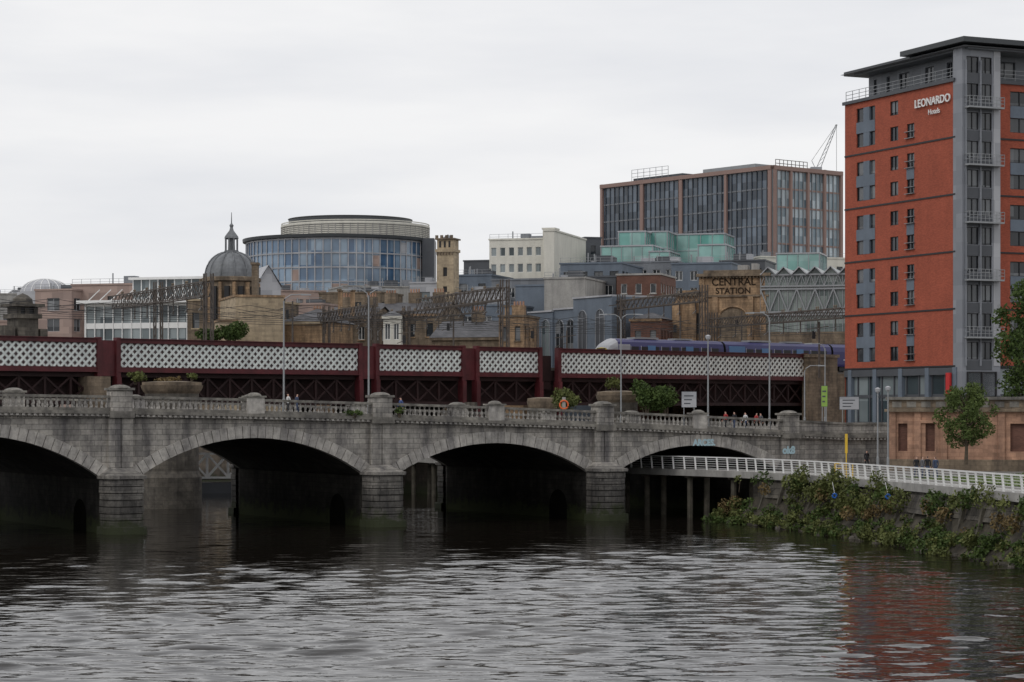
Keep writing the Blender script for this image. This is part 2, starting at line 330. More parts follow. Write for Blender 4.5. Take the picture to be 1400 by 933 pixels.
# ------------------------------------------------------------------ stone bridge frame
TA=math.radians(30); cT,sT=math.cos(TA),math.sin(TA)
def B(s,n,z=0): return Vector((s*cT-n*sT,194+s*sT+n*cT,z))
def bs(px,n=0):
    t=(px-700)/F; return (t*(194+n*cT)+n*sT)/(cT-t*sT)
def bY(px): return B(bs(px),0).y
knots=[(bs(px),Z(py,bY(px))) for px,py in ((155,541),(330,545),(515,550.5),(670,556),(822,562),(940,567.5),(1077,574),(1155,578))]
def T(s):
    if s<=knots[0][0]: return knots[0][1]+ (knots[0][0]-s)*.012
    for (a,za),(b_,zb) in zip(knots,knots[1:]):
        if s<=b_: return za+(zb-za)*(s-a)/(b_-a)
    return knots[-1][1]
BW=26; piers=[-81.5,-58.5,bs(163),bs(519),bs(823),bs(1077)]
crown=[7.6,7.6,Z(599,bY(340)),Z(606,bY(668)),Z(609,bY(950))]
SP=[4.15,4.15,4.15,4.1,4.1]
o=Ob('stone_bridge',0,194,0,TA); RT=.95
hw=1.35
for i in range(5):
    a=piers[i]+hw; b_=piers[i+1]-hw; c=(a+b_)/2; half=(b_-a)/2; rise=crown[i]-SP[i]; Rr=(half*half+rise*rise)/(2*rise); zc=crown[i]-Rr
    th=math.asin(half/Rr); N=33
    pin=[(c+Rr*math.sin(-th+2*th*k/N),zc+Rr*math.cos(-th+2*th*k/N)) for k in range(N+1)]
    pex=[(c+(Rr+RT)*math.sin(-th+2*th*k/N),zc+(Rr+RT)*math.cos(-th+2*th*k/N)) for k in range(N+1)]
    for yy,sg in ((0,-1),(BW,1)):
        for k in range(N):
            (x0,z0),(x1,z1)=pin[k],pin[k+1]
            o.poly('spandrel_walls',M_stone,[(x0,yy,z0),(x1,yy,z1),(x1,yy,T(x1)-1.6),(x0,yy,T(x0)-1.6)])
        for k in range(N):
            f=.035; g=pin[k],pin[k+1],pex[k+1],pex[k]
            def L_(p,q,t): return (p[0]+(q[0]-p[0])*t,p[1]+(q[1]-p[1])*t)
            q0=L_(g[0],g[1],f);q1=L_(g[1],g[0],f);q2=L_(g[2],g[3],f);q3=L_(g[3],g[2],f); pr=.14+.03*(k%2)+R.uniform(0,.03)
            ya,yb=yy+sg*pr,yy-sg*.02
            o.hexa('arch_ring',M_ring,[(q0[0],ya,q0[1]),(q1[0],ya,q1[1]),(q1[0],yb,q1[1]),(q0[0],yb,q0[1]),(q3[0],ya,q3[1]),(q2[0],ya,q2[1]),(q2[0],yb,q2[1]),(q3[0],yb,q3[1])])
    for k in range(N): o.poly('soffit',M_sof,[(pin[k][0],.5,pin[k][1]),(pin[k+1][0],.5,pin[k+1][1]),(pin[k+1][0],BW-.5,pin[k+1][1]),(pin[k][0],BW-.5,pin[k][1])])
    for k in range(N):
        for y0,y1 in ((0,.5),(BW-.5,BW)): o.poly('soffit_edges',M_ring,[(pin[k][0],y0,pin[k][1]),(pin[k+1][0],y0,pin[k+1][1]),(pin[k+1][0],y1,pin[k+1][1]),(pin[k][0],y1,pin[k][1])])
for i,s in enumerate(piers):
    end=i in(0,5); t=T(s)
    x0,x1=s-hw,s+hw
    if i==5: x1=42
    if i==0: x0=-110
    sp_=SP[min(i,4)]
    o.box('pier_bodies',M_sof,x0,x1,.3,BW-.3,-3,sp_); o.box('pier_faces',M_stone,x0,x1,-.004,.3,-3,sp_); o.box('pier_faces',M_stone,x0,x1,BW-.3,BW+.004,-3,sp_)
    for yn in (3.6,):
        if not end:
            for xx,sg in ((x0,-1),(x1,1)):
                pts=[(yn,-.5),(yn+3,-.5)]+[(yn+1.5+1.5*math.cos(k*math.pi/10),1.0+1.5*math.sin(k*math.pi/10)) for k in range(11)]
                o.poly('pier_openings',M_void,[(xx+sg*.012,y,z) for y,z in pts])  # flat dark polygon on the pier side, painted shade instead of a cut recess
    for yy,sg in ((0,-1),(BW,1)):
        n_=12
        for k in range(n_):
            xa=x0+(x1-x0)*k/n_; xb=x0+(x1-x0)*(k+1)/n_
            o.poly('pier_walls',M_stone,[(xa,yy,sp_),(xb,yy,sp_),(xb,yy,T(xb)-1.6),(xa,yy,T(xa)-1.6)])
        for dx in (-.52,.52):
            ya,yb=(yy-.42,yy-.003) if sg<0 else (yy+.003,yy+.42)
            o.box('pilasters',M_stone,s+dx-.46,s+dx+.46,ya,yb,SP[0]+.6,t-1.6)
        ya,yb=(yy-.34,yy-.002) if sg<0 else (yy+.002,yy+.34)
        o.box('pilasters',M_stone,s-.08,s+.08,ya,yb,SP[0]+.6,t-1.6)
        ya,yb=(yy-.62,yy+.45) if sg<0 else (yy-.45,yy+.62)
        o.box('pedestals',M_stone,s-.85,s+.85,ya,yb,t-1.2,t+.42); o.box('pedestals',M_cop,s-1.0,s+1.0,ya-.12,yb+.12,t-1.7,t-1.2)
        o.box('pedestals',M_cop,s-1.0,s+1.0,ya-.15,yb+.15,t+.42,t+.60)
        ym=(ya+yb)/2
        o.lathe('pedestals',M_cop,s,ym,[(.85,t+.60),(.7,t+.72),(.4,t+.82),(.01,t+.85)],8,math.pi/8,math.pi/8+2*math.pi)
        if not end:
            def nose(w_,pj,z0,z1,w2,pj2,mt):
                pts0=[];pts1=[]
                for k in range(13):
                    a_=math.pi*k/12
                    e=.6
                    cx=math.copysign(abs(math.cos(a_))**e,math.cos(a_)); cy=abs(math.sin(a_))**e
                    pts0.append((s+w_*cx,yy+sg*pj*cy,z0)); pts1.append((s+w2*cx,yy+sg*pj2*cy,z1))
                for k in range(12): o.poly('cutwaters',mt,[pts0[k],pts0[k+1],pts1[k+1],pts1[k]])
                o.poly('cutwaters',mt,pts1)
            zz_=[.55+.52*k for k in range(7)]
            for zq in zz_: 
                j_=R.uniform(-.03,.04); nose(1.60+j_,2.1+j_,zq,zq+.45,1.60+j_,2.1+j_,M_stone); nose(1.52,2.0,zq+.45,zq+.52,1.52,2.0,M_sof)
            nose(1.8,2.35,4.19,4.45,1.8,2.35,M_stone); nose(1.7,2.1,4.45,5.0,.98,.45,M_stone); nose(1.95,2.6,-3,.55,1.8,2.4,M_stone)
s=-109.; pset=[(q,1.02) for q in piers]+[((piers[i]+piers[i+1])/2,.75) for i in range(5)]
step=.9
while s<41.8:
    a,b_=s,min(s+step,42); ta,tb=T(a),T(b_)
    for yy,sg in ((0,-1),(BW,1)):
        def Y2(p,q): return (yy-p,yy+q) if sg<0 else (yy-q,yy+p)
        o.sbox('cornice',M_cop,a,b_,*Y2(.62,.3),ta-1.42,ta-1.18,tb-1.42,tb-1.18)
        o.sbox('cornice',M_ring,a,b_,*Y2(.38,.3),ta-1.62,ta-1.421,tb-1.62,tb-1.421)
        for k in range(2):
            xx=a+step*(k+.25)/2
            o.box('dentils',M_ring,xx,xx+.22,*Y2(.55,-.37),ta-1.60,ta-1.425)
        o.sbox('parapet_plinth',M_cop,a,b_,*Y2(.38,.1),ta-1.179,ta-.95,tb-1.179,tb-.95)
        o.sbox('parapet_coping',M_cop,a,b_,*Y2(.42,.14),ta-.20,ta,tb-.20,tb)
        for k in range(2):
            xx=a+step*(k+.5)/2; t=T(xx)
            if xx>28.9:
                if k==0: o.sbox('parapet_wall',M_stone,a,b_,*Y2(.30,.04),ta-.949,ta-.201,tb-.949,tb-.201)
                continue
            if any(abs(xx-q)<w_ for q,w_ in pset): continue
            o.lathe('balusters',M_ring,xx,yy+sg*.14,[(.12,t-.95),(.12,t-.88),(.06,t-.84),(.12,t-.66),(.11,t-.54),(.05,t-.36),(.10,t-.28),(.10,t-.20)],6)
    s+=step
for q,w_ in pset[6:]:
    t=T(q)
    for yy,sg in ((0,-1),(BW,1)):
        yc=yy+sg*.14
        o.box('mid_pedestals',M_ring,q-.75,q+.75,yc-.36,yc+.36,t-1.17,t+.10); o.box('mid_pedestals',M_cop,q-.88,q+.88,yc-.46,yc+.46,t+.10,t+.24)
        o.lathe('mid_pedestals',M_cop,q,yc,[(.6,t+.24),(.5,t+.38),(.25,t+.48),(.01,t+.5)],8,math.pi/8,math.pi/8+2*math.pi)
s=-110.
while s<42:
    a,b_=s,min(s+4,42); za,zb=T(a)-1.15,T(b_)-1.15
    o.sbox('road_deck',M_asph,a,b_,4.0,BW-4,za-.3,za-.12,zb-.3,zb-.12)
    o.sbox('footways',M_pave,a,b_,.25,4.0,za-.3,za,zb-.3,zb); o.sbox('footways',M_pave,a,b_,BW-4,BW-.25,za-.3,za,zb-.3,zb)
    o.sbox('lane_markings',M_white,a,a+2,BW/2-.07,BW/2+.07,za-.12,za-.114,(za+zb)/2-.12,(za+zb)/2-.114)
    s+=4
o.text('graffiti','ARCES.',M_graf,(bs(946),-.2,Z(609,bY(975))),(1,0,0),.75,.005,.04); o.text('graffiti_small','ok8',M_graf,(bs(1066),-.45,Z(620,bY(1077))),(1,0,0),.9,.005,.05)
o.done()
# ------------------------------------------------------------------ land
path=[(-14,264),(-9,252),(0,229),(10,209.5),(18.8,197),(23.6,185.5),(28.6,163),(31.9,143),(36,118),(42,90),(52,55),(75,0)]
path=[Vector((a,b_,0)) for a,b_ in path]
dens=[]
for a,b_ in zip(path,path[1:]):
    n_=max(1,int((b_-a).length/1.5))
    for k in range(n_): dens.append(a.lerp(b_,k/n_))
dens.append(path[-1])
for _ in range(6): dens=[dens[0]]+[(dens[i-1]+dens[i]*2+dens[i+1])/4 for i in range(1,len(dens)-1)]+[dens[-1]]
def nrm(i):
    d=(dens[min(i+1,len(dens)-1)]-dens[max(i-1,0)]).normalized(); return Vector((-d.y,d.x,0))
o=Ob('ground')
b1=B(28.2,.25); b2=B(28.2,BW-.2)
up=[tuple(b1)[:2],tuple(b2)[:2],(3,247),(-9,260),(-45,300),(-120,360),(-420,520),(-3500,1500),(-3500,6000),(4000,6000),(4000,232),tuple(B(60,.25))[:2]]
o.poly('upper_ground',M_ground,[(x,y,7.48) for x,y in up])
for (x0,y0),(x1,y1) in zip(up[:7],up[1:8]): o.poly('quay_wall',M_quay,[(x0,y0,-3),(x1,y1,-3),(x1,y1,7.48),(x0,y0,7.48)])
for (x0,y0),(x1,y1) in ((up[10],up[11]),(up[11],up[0])): o.poly('retaining_wall',M_stone,[(x0,y0,-3),(x1,y1,-3),(x1,y1,7.48),(x0,y0,7.48)])
i0=next(i for i,q in enumerate(dens) if q.y<193.5)
low=[tuple((dens[i]+nrm(i)*2.9))[:2] for i in range(i0,len(dens),3)]
bb=tuple(B(27.9,-.02))[:2]
o.poly('lower_terrace',M_pave,[(x,y,4.2) for x,y in [bb]+low+[(4000,0),(4000,232),tuple(B(60,.3))[:2]]])
a_=dens[i0]-nrm(i0)*.4
o.poly('terrace_wall',M_bwall,[(bb[0],bb[1],-3),(low[0][0],low[0][1],-3),(low[0][0],low[0][1],4.195),(bb[0],bb[1],4.195)]); o.poly('terrace_wall',M_bwall,[(a_.x,a_.y,-3),(low[0][0],low[0][1],-3),(low[0][0],low[0][1],3.89),(a_.x,a_.y,3.89)])
o.done()
o=Ob('river_bank')
for i in range(i0,len(dens)-1):
    for k,(d0,z0,d1,z1) in enumerate(((.2,4.0,-.25,2.2),(-.25,2.2,-1.0,1.2),(-1.0,1.2,-3.0,-.8))):
        q=[]
        for (ii,d,z) in ((i,d0,z0),(i+1,d0,z0),(i+1,d1,z1),(i,d1,z1)):
            v=dens[ii]+nrm(ii)*(d+ (noise.noise(dens[ii]*.4+Vector((k*3,0,z)))*.7 if z<3.9 else 0)); q.append((v.x,v.y,z))
        o.poly('slope',M_earth if k!=0 else M_bwall,q)
    if i%2==0:
        f=R.uniform(.2,.9); a=dens[i]-nrm(i)*(1.0+f*.6); b_=dens[i]-nrm(i)*.1+Vector((R.uniform(-.3,.3),0,0)); o.beam('timber_posts',M_timb,(a.x,a.y,-.5),(b_.x,b_.y,R.uniform(3.0,3.75)),.26)
for k in range(120):
    i=R.randint(i0,len(dens)-20); p=dens[i]-nrm(i)*R.uniform(1.6,2.8); r_=R.uniform(.15,.4)
    o.lathe('toe_rocks',M_dstone,p.x,p.y,[(r_*.8,-.3),(r_,.0),(r_*.8,r_*.6),(.02,r_*.9)],6)
o.done()
o=Ob('riverside_walkway')
for i in range(len(dens)-1):
    a,b_=dens[i],dens[i+1]; na,nb=nrm(i),nrm(i+1)
    P=[a-na*.15,b_-nb*.15,b_+nb*3,a+na*3]
    o.hexa('deck',M_conc,[(q.x,q.y,3.9) for q in P]+[(q.x,q.y,4.22) for q in P])
    P=[a-na*.25,b_-nb*.25,b_-nb*.15,a-na*.15]
    o.hexa('fascia',M_conc,[(q.x,q.y,3.7) for q in P]+[(q.x,q.y,4.27) for q in P])
    if i<i0+3 and i%4==0:
        for d in (.5,2.4):
            q=a+na*d; o.tube('piles',M_timb,[(q.x,q.y,-2),(q.x,q.y,3.9)],.26,8)
        p=a+na*2.9; o.beam('cross_beams',M_timb,(a.x,a.y,3.7),(p.x,p.y,3.7),.35,.4)
o.done()
o=Ob('white_railing')
for i in range(len(dens)-1):
    a=dens[i]-nrm(i)*.1; b_=dens[i+1]-nrm(i+1)*.1; oa=-nrm(i)*.12; ob=-nrm(i+1)*.12
    o.beam('posts',M_white,(a.x,a.y,4.22),(a.x+oa.x,a.y+oa.y,5.38),.14)
    for k,z in enumerate((4.42,4.62,4.82,5.02,5.2)):
        f=(z-4.22)/1.2; p=a+oa*f; q=b_+ob*f; o.beam('rails',M_white,(p.x,p.y,z),(q.x,q.y,z),.03,.035)
    p=a+oa;q=b_+ob; o.beam('handrail',M_white,(p.x,p.y,5.38),(q.x,q.y,5.38),.10,.10)
o.done()
o=Ob('grass_bank')
gi=[i for i in range(len(dens)) if dens[i].y<178]
def gz(i,v):
    y=dens[i].y; k=min(1,max(0,(178-y)/22)); u=min(1,v/14); return 4.21+.03+(2.1*k)*(u*u*(3-2*u))+noise.noise(Vector((i*.3,v*.3,0)))*.06
for i in gi[:-1]:
    for v in range(10):
        q=[]
        for ii,vv in ((i,v),(i+1,v),(i+1,v+1),(i,v+1)):
            p=dens[ii]+nrm(ii)*(5.0+vv*2.2); q.append((p.x,p.y,gz(ii,vv*2.2)))
        o.poly('turf',M_grass,q)
v_,f_,_=o.p('grass_blades',M_leafy)
for k in range(9000):
    i=R.choice(gi[:38]); vv=R.uniform(0,14); p=dens[i]+nrm(i)*(5+vv)+Vector((R.uniform(-.8,.8),R.uniform(-.8,.8),0)); z=gz(i,vv); h=R.uniform(.06,.16); a=R.uniform(0,3.14); j=len(v_)
    v_.extend([(p.x-.05*math.cos(a),p.y-.05*math.sin(a),z-.02),(p.x+.05*math.cos(a),p.y+.05*math.sin(a),z-.02),(p.x+R.uniform(-.05,.05),p.y,z+h)]); f_.append((j,j+1,j+2))
o.done()
# ------------------------------------------------------------------ rail bridge
RA=(X(160,235),235.); RB=(X(1100,300),300.); ra=math.atan2(RB[1]-RA[1],RB[0]-RA[0]); cR,sR=math.cos(ra),math.sin(ra)
def rs(px,n=0):
    t=(px-700)/F; return (t*(RA[1]+n*cR)-RA[0]+n*sR)/(cR-t*sR)
def RW(s,n,z=0): return Vector((RA[0]+s*cR-n*sR,RA[1]+s*sR+n*cR,z))
o=Ob('railway_bridge',RA[0],RA[1],0,ra)
secs=[(rs(-160),rs(134)),(rs(160),rs(491)),(rs(514),rs(632)),(rs(651),rs(737)),(rs(763),rs(1100))]
zb,zt=13.45,16.75; DK=zb+1.0
def girder(a,b_,y):
    o.box('top_chord',M_red,a,b_,y-.25,y+.25,zt-.42,zt); o.box('top_flange',M_red,a-.05,b_+.05,y-.4,y+.4,zt+.002,zt+.08)
    o.box('bottom_chord',M_red,a,b_,y-.25,y+.25,zb,zb+.42); o.box('bottom_flange',M_red,a,b_,y-.42,y+.42,zb-.1,zb-.002)
    z0,z1=zb+.42,zt-.42; H=z1-z0; o.box('backing',M_back,a,b_,y+.16,y+.2,z0,z1)
    st=.82; x=a-H
    while x<b_:
        for sg in (1,-1):
            xa,xb=(x,x+H) if sg>0 else (x+H,x)
            p0=[xa,z0];p1=[xb,z1]
            def clip(p,q):
                if p[0]<a: t=(a-p[0])/(q[0]-p[0]) if q[0]!=p[0] else 0; p=[a,p[1]+(q[1]-p[1])*t]
                if p[0]>b_: t=(b_-p[0])/(q[0]-p[0]); p=[b_,p[1]+(q[1]-p[1])*t]
                return p
            if max(xa,xb)<=a or min(xa,xb)>=b_: continue
            c0,c1=clip(p0,p1),clip(p1,p0); yy=y-(.06 if sg>0 else -.04)
            o.beam('lattice',M_latt,(c0[0],yy,c0[1]),(c1[0],yy,c1[1]),.05,.24)
        x+=st
for a,b_ in secs:
    girder(a,b_,0)
    for q in (a,b_): o.box('end_posts',M_red,q-.25,q+.25,-.35,.35,zb-.6,zt+.15)
    o.box('lower_girder',M_redd,a,b_,.3,.8,zb-.6,zb-.11); o.box('lower_girder',M_redd,a,b_,.3,.7,zb-3.4,zb-3.0)
    n_=max(2,int((b_-a)/2.6))
    for k in range(n_):
        xa=a+(b_-a)*k/n_; xb=a+(b_-a)*(k+1)/n_
        o.beam('lower_truss',M_redd,(xa,.5,zb-3.0),(xa,.5,zb-.6),.25,.25)
        o.beam('lower_truss',M_redd,(xa,.5,zb-3.0),(xb,.5,zb-.6),.14,.2); o.beam('lower_truss',M_redd,(xb,.45,zb-3.0),(xa,.45,zb-.6),.14,.2)
for g0,g1 in zip(secs,secs[1:]):
    for q in (g0[1],g1[0]): o.box('end_posts',M_red,q-.26,q+.26,-.5,.5,8,zb-.601)
    if g1[0]-g0[1]<2.6: o.box('infill_panels',M_red,g0[1]+.25,g1[0]-.25,-.05,.15,zb-.5,zt-.15)
    else: o.box('infill_panels',M_redd,g0[1]+.25,g1[0]-.25,1.0,1.2,zb-1.5,zt-.8)
S0,S1=rs(-160),rs(1100)+60
for k in range(7): o.box('deck_girders',M_redd,S0,S1,2+k*5.2,2.5+k*5.2,zb-3.2,zb-.5)
o.box('deck',M_redd,S0,S1,.9,36,zb-.49,DK-.25); o.box('ballast',M_ground,S0,S1,1.2,35.5,DK-.248,DK)
for k in range(6):
    for d in (0,1.435): o.box('rails',M_rust,S0,S1,4+k*5.2+d,4.08+k*5.2+d,DK+.002,DK+.17)
for px in (133,640,755):
    q=rs(px)
    for n_ in (1.2,12,24,34): 
        o.lathe('columns',M_dstone,q,n_,[(2.0,-3),(1.9,3),(1.6,3.4),(1.5,9.4),(2.0,9.9),(2.0,10.4),(.01,10.4)],14)
q=rs(129); o.box('pier_head',M_dsand,q-1.0,q+1.3,-1,1.6,8,12.9)
o.box('abutment',M_dsand,rs(1098),rs(1098)+5.5,-1,0.2,7.5,16.4); o.box('abutment',M_dsand,rs(1098)-.2,rs(1098)+5.7,-1.2,.4,16.4,16.8)
o.box('abutment_wall',M_dsand,rs(1098)+5.5,S1,-.6,.2,7.5,14.3)
o.done()
def leaves(o,pn,m,blobs,n,size,seed=1,gap=-1):
    r=random.Random(seed); v,f,_=o.p(pn,m); tot=sum((b[3]*b[4]*b[5])**(2/3) for b in blobs)
    for (cx,cy,cz,rx,ry,rz) in blobs:
        k=int(n*((rx*ry*rz)**(2/3))/tot)
        for _ in range(k):
            d=Vector((r.gauss(0,1),r.gauss(0,1),r.gauss(0,1))).normalized(); q=r.random()**.42
            p=Vector((cx+d.x*rx*q,cy+d.y*ry*q,cz+d.z*rz*q))
            nv=noise.noise(p*.9+Vector((seed,0,0)))
            if nv<gap : continue
            p+=d*nv*rx*.35
            s=size*r.uniform(.5,1.3); a=Vector((r.gauss(0,1),r.gauss(0,1),r.gauss(0,1))).normalized(); b_=a.cross(Vector((r.gauss(0,1),r.gauss(0,1),r.gauss(0,.7)))).normalized()
            i=len(v); v.extend([tuple(p-a*s*.9),tuple(p-b_*s*.5),tuple(p+a*s*.9),tuple(p+b_*s*.5)]); f.append((i,i+1,i+2,i+3))
def bush(name,px,py,Y,rx,rz,n=900,size=.16,m=None,seed=3):
    x,z=X(px,Y),Z(py,Y); o=Ob(name,x,Y,z)
    r=random.Random(seed); bl=[(r.uniform(-.5,.5)*rx,r.uniform(-.4,.4)*rx,r.uniform(-.3,.5)*rz,rx*r.uniform(.35,.6),rx*.5,rz*r.uniform(.35,.6)) for _ in range(7)]
    for b_ in bl: o.tube('stems',M_bark,[(b_[0]*.2,b_[1]*.2,-rz),(b_[0]*.6,b_[1]*.6,-.2*rz),(b_[0],b_[1],b_[2])],[.06,.04,.02],5)
    leaves(o,'foliage',m or M_leaf,bl,n,size,seed); o.done()
def oldpier(px,py,Y,r_,nm='old_stone_pier'):
    x,z=X(px,Y),Z(py,Y); o=Ob(nm,x,Y,0)
    o.lathe('shaft',M_dstone,0,0,[(r_,-3),(r_,3),(r_*.9,3.6),(r_*.9,z-1.1)],20)
    o.lathe('capital',M_dsand,0,0,[(r_*.9,z-1.1),(r_*.97,z-.85),(r_,z-.7),(r_*1.05,z-.3),(r_,z-.28),(r_,z),(r_*.4,z+.12),(.01,z+.12)],20); o.done()
oldpier(235,523,222,2.9); oldpier(845,536,236,2.2); oldpier(742,545,240,1.6)
bush('shrub',185,516,222,1.0,.7,700,.15,M_leaf2,5); bush('shrub',262,516,221,.8,.5,400,.15,M_leaf2,6); bush('shrub',232,519,222,2.0,.35,300,.15,M_leaf3,8)
bush('shrub',778,545,226,2.0,1.4,2400,.17,M_leaf2,9); bush('shrub',882,543,232,2.2,1.9,3000,.17,M_leaf,10); bush('shrub',912,548,233,2.0,1.7,2400,.17,M_leaf,11); bush('shrub',838,525,236,1.0,.8,500,.15,M_leaf2,12)
bush('shrub',318,456,262,2.3,1.5,2600,.2,M_leaf,13); bush('shrub',288,460,262,1.9,1.3,1600,.2,M_leaf,14)
bush('ivy',484,566,B(bs(484),-.3).y-.4,.9,.35,300,.12,M_leaf,15); bush('ivy',546,563,B(bs(546),-.3).y-.4,.5,.5,180,.12,M_leaf,16)
# ------------------------------------------------------------------ train
n_=6.0; s0=rs(822,n_); p=RW(s0,n_); o=Ob('passenger_train',p.x,p.y,DK+.05,ra)
prof=[(-1.35,.9),(-1.4,1.2),(-1.4,2.9),(-1.25,3.5),(-.8,3.85),(0,3.95),(.8,3.85),(1.25,3.5),(1.4,2.9),(1.4,1.2),(1.35,.9)]
M_y2=mat('train_yellow',(.7,.5,.05),.4,.05,1)
for c in range(3):
    a=c*20.4; b_=a+20
    st=[(a,1.0),(b_,1.0)]
    if c==0: st=[(0,.62),(.4,.8),(1.6,1.0),(b_,1.0)]
    for (xa,ka),(xb,kb) in zip(st,st[1:]):
        for (y0,z0),(y1,z1) in zip(prof,prof[1:]+prof[:1]):
            zz=lambda z,k: .9+(z-.9)*(k if k<1 else 1)
            o.poly('body_shell',M_lgrey if xb<=1.7 else M_train,[(xa,y0*(.9+.1*ka if ka<1 else 1),zz(z0,ka)),(xb,y0*(.9+.1*kb if kb<1 else 1),zz(z0,kb)),(xb,y1*(.9+.1*kb if kb<1 else 1),zz(z1,kb)),(xa,y1*(.9+.1*ka if ka<1 else 1),zz(z1,ka))])
    if c==0: o.poly('cab_front',M_y2,[(0,y*.9,.9+(z-.9)*.62) for y,z in prof]); o.box('windscreen',M_black,-.03,.3,-.8,.8,2.0,2.7); o.box('cab_side',M_lgrey,1.7,3.6,-1.415,1.415,1.3,3.2)
    for e in (a+.02,b_-.02): 
        if e>2: o.poly('ends',M_black,[(e,y,z) for y,z in prof])
    x=a+3.8
    while x<b_-2:
        o.box('windows',M_black,x,x+1.25,-1.43,1.43,2.1,2.95); o.box('window_surrounds',M_lgrey,x-.12,x-.04,-1.422,1.422,2.0,3.05); x+=1.75
    for dx in (6.6,13.2): o.box('doors',M_trainl,a+dx,a+dx+1.3,-1.45,1.45,1.05,3.1)
    o.box('waist_stripe',M_white,a+2,b_-.1,-1.42,1.42,1.75,1.85)
    if c==1: o.box('saltire_panel',M_trainl,a+.6,a+3.5,-1.416,1.416,1.1,3.3)
    o.box('roof_plant',M_steel,a+5,a+9,-.8,.8,3.93,4.15); o.box('roof_plant',M_steel,a+12,a+15,-.7,.7,3.93,4.12)
    for bx in (a+3,b_-3):
        o.box('bogies',M_black,bx-1.5,bx+1.5,-1.1,1.1,.35,.85)
        for wx in (bx-1,bx+1):
            for yy in (-.75,.75): o.tube('wheels',M_black,[(wx,yy-.06,.55),(wx,yy+.06,.55)],.43,14)
o.done()
# ------------------------------------------------------------------ gantries
def gantry(pxA,pyA,YA,pxB,pyB,YB,h=1.5,posts=(0,1),nm='overhead_line_gantry',th=1.0):
    A=Vector((X(pxA,YA),YA,0)); Bv=Vector((X(pxB,YB),YB,0)); zt_=(Z(pyA,YA)+Z(pyB,YB))/2; L=(Bv-A).length; a=math.atan2(Bv.y-A.y,Bv.x-A.x)
    o=Ob(nm,A.x,A.y,0,a)
    for y in (-.6,.6):
        for z in (zt_,zt_-h): o.box('chords',M_rust,0,L,y-.07*th,y+.07*th,z-.07*th,z+.07*th)
        n_=max(3,int(L/1.6))
        for k in range(n_):
            x0=L*k/n_;x1=L*(k+1)/n_
            o.beam('bracing',M_rust,(x0,y,zt_-h),(x1,y,zt_),.07*th); o.beam('bracing',M_rust,(x0,y,zt_-h),(x0,y,zt_),.06*th)
            if y<0: o.beam('bracing',M_rust,(x0,y+.01,zt_),(x1,y+.01,zt_-h),.05*th)
    for f in posts:
        x=L*f; w_=.4
        for dx in (-w_,w_):
            for y in (-w_,w_): o.box('legs',M_rust,x+dx-.07,x+dx+.07,y-.07,y+.07,13.6,zt_+.9)
        z=13.6
        while z<zt_:
            o.beam('leg_bracing',M_rust,(x-w_,-w_,z),(x+w_,-w_,z+1),.06); o.beam('leg_bracing',M_rust,(x-w_,w_,z+1),(x+w_,w_,z),.06); z+=1
    n_=int(L/4.5)
    for k in range(n_):
        x=L*(k+.5)/n_; o.box('droppers',M_rust,x-.06,x+.06,-.06,.06,zt_-h-1.6,zt_-h); o.beam('arms',M_steel,(x-.9,0,zt_-h-1.5),(x+.2,0,zt_-h-1.1),.06)
        for j in range(2): o.lathe('insulators',M_dsand,x-.4+.5*j,0,[(.03,zt_+.05),(.12,zt_+.15),(.05,zt_+.25),(.12,zt_+.35),(.03,zt_+.5)],8)
    o.done()
gantry(160,405,282,285,386,250,posts=(.48,1)); gantry(575,410,305,690,392,275,posts=(1,)); gantry(440,428,318,508,418,292,1.3,posts=(.1,1)); gantry(838,410,335,962,402,306,1.3,posts=(.1,1)); gantry(975,434,318,1155,424,284,1.2,posts=(0,)); gantry(545,430,330,660,414,300,1.1,posts=(.1,),th=.8); gantry(470,436,345,560,424,320,1.0,posts=(.5,),th=.8)
o=Ob('catenary_wires')
for n_ in (6,11,16,21,27):
    for s_ in range(-20,110,8):
        for zz,sag in ((19.9,0),(21.0,.5)):
            p=RW(s_,n_); q=RW(s_+4,n_); r_=RW(s_+8,n_); o.tube('wires',M_black,[(p.x,p.y,zz),(q.x,q.y,zz-sag),(r_.x,r_.y,zz)],.025,4)
o.done()
for px,py0,Y in ((849,408,300),(1014,426,318),(735,440,300),(400,412,300),(1120,440,292),(620,430,310),(560,446,290),(775,452,300),(930,432,305)):
    o=Ob('signal_mast',X(px,Y),Y,0); zz=Z(py0,Y); o.tube('pole',M_rust,[(0,0,13.6),(0,0,zz)],[.16,.10],8)
    o.beam('bracket',M_rust,(-1.6,0,zz-1.0),(1.2,0,zz-.6),.1); o.beam('bracket',M_rust,(-1.6,0,zz-2.2),(0,0,zz-1.6),.08); o.box('signal_head',M_black,-.9,-.5,-.2,.1,zz-2.2,zz-1.2); o.done()
# ------------------------------------------------------------------ hotel
HA=math.radians(24.5); o=Ob('brick_hotel',46.5,240,0,HA); D=21.4; RL=34
belts=[14.1+6*k for k in range(6)]
zs=[]
for k in range(5): zs+=[(belts[k]+.75,belts[k]+2.3),(belts[k]+3.55,belts[k]+5.1)]
wall(o,(0,D),(0,-1),D,14.1,44.1,[(D-y1,D-y0) for y0,y1 in ((15.3,19.0),(10.8,12.35),(7.75,9.15))],zs,M_brick,M_g_hotel,M_black,skip=lambda c,r: c==2 and r==9,rec=.2,mull=1,pn='brick_walls')
for k in range(5):
    vb(o,'grey_panels',M_blue,(0,D),(0,-1),D-19,D-15.3,belts[k]+2.3,belts[k]+3.55,.05)
    for q in ((.75,2.3),(3.55,5.1)): vb(o,'grey_panels',M_blue,(0,D),(0,-1),D-17.6,D-16.4,belts[k]+q[0],belts[k]+q[1],.03,.19)
    if k<4: vb(o,'grey_panels',M_blue,(0,D),(0,-1),D-9.15,D-7.75,belts[k]+2.3,belts[k]+3.55,.05)
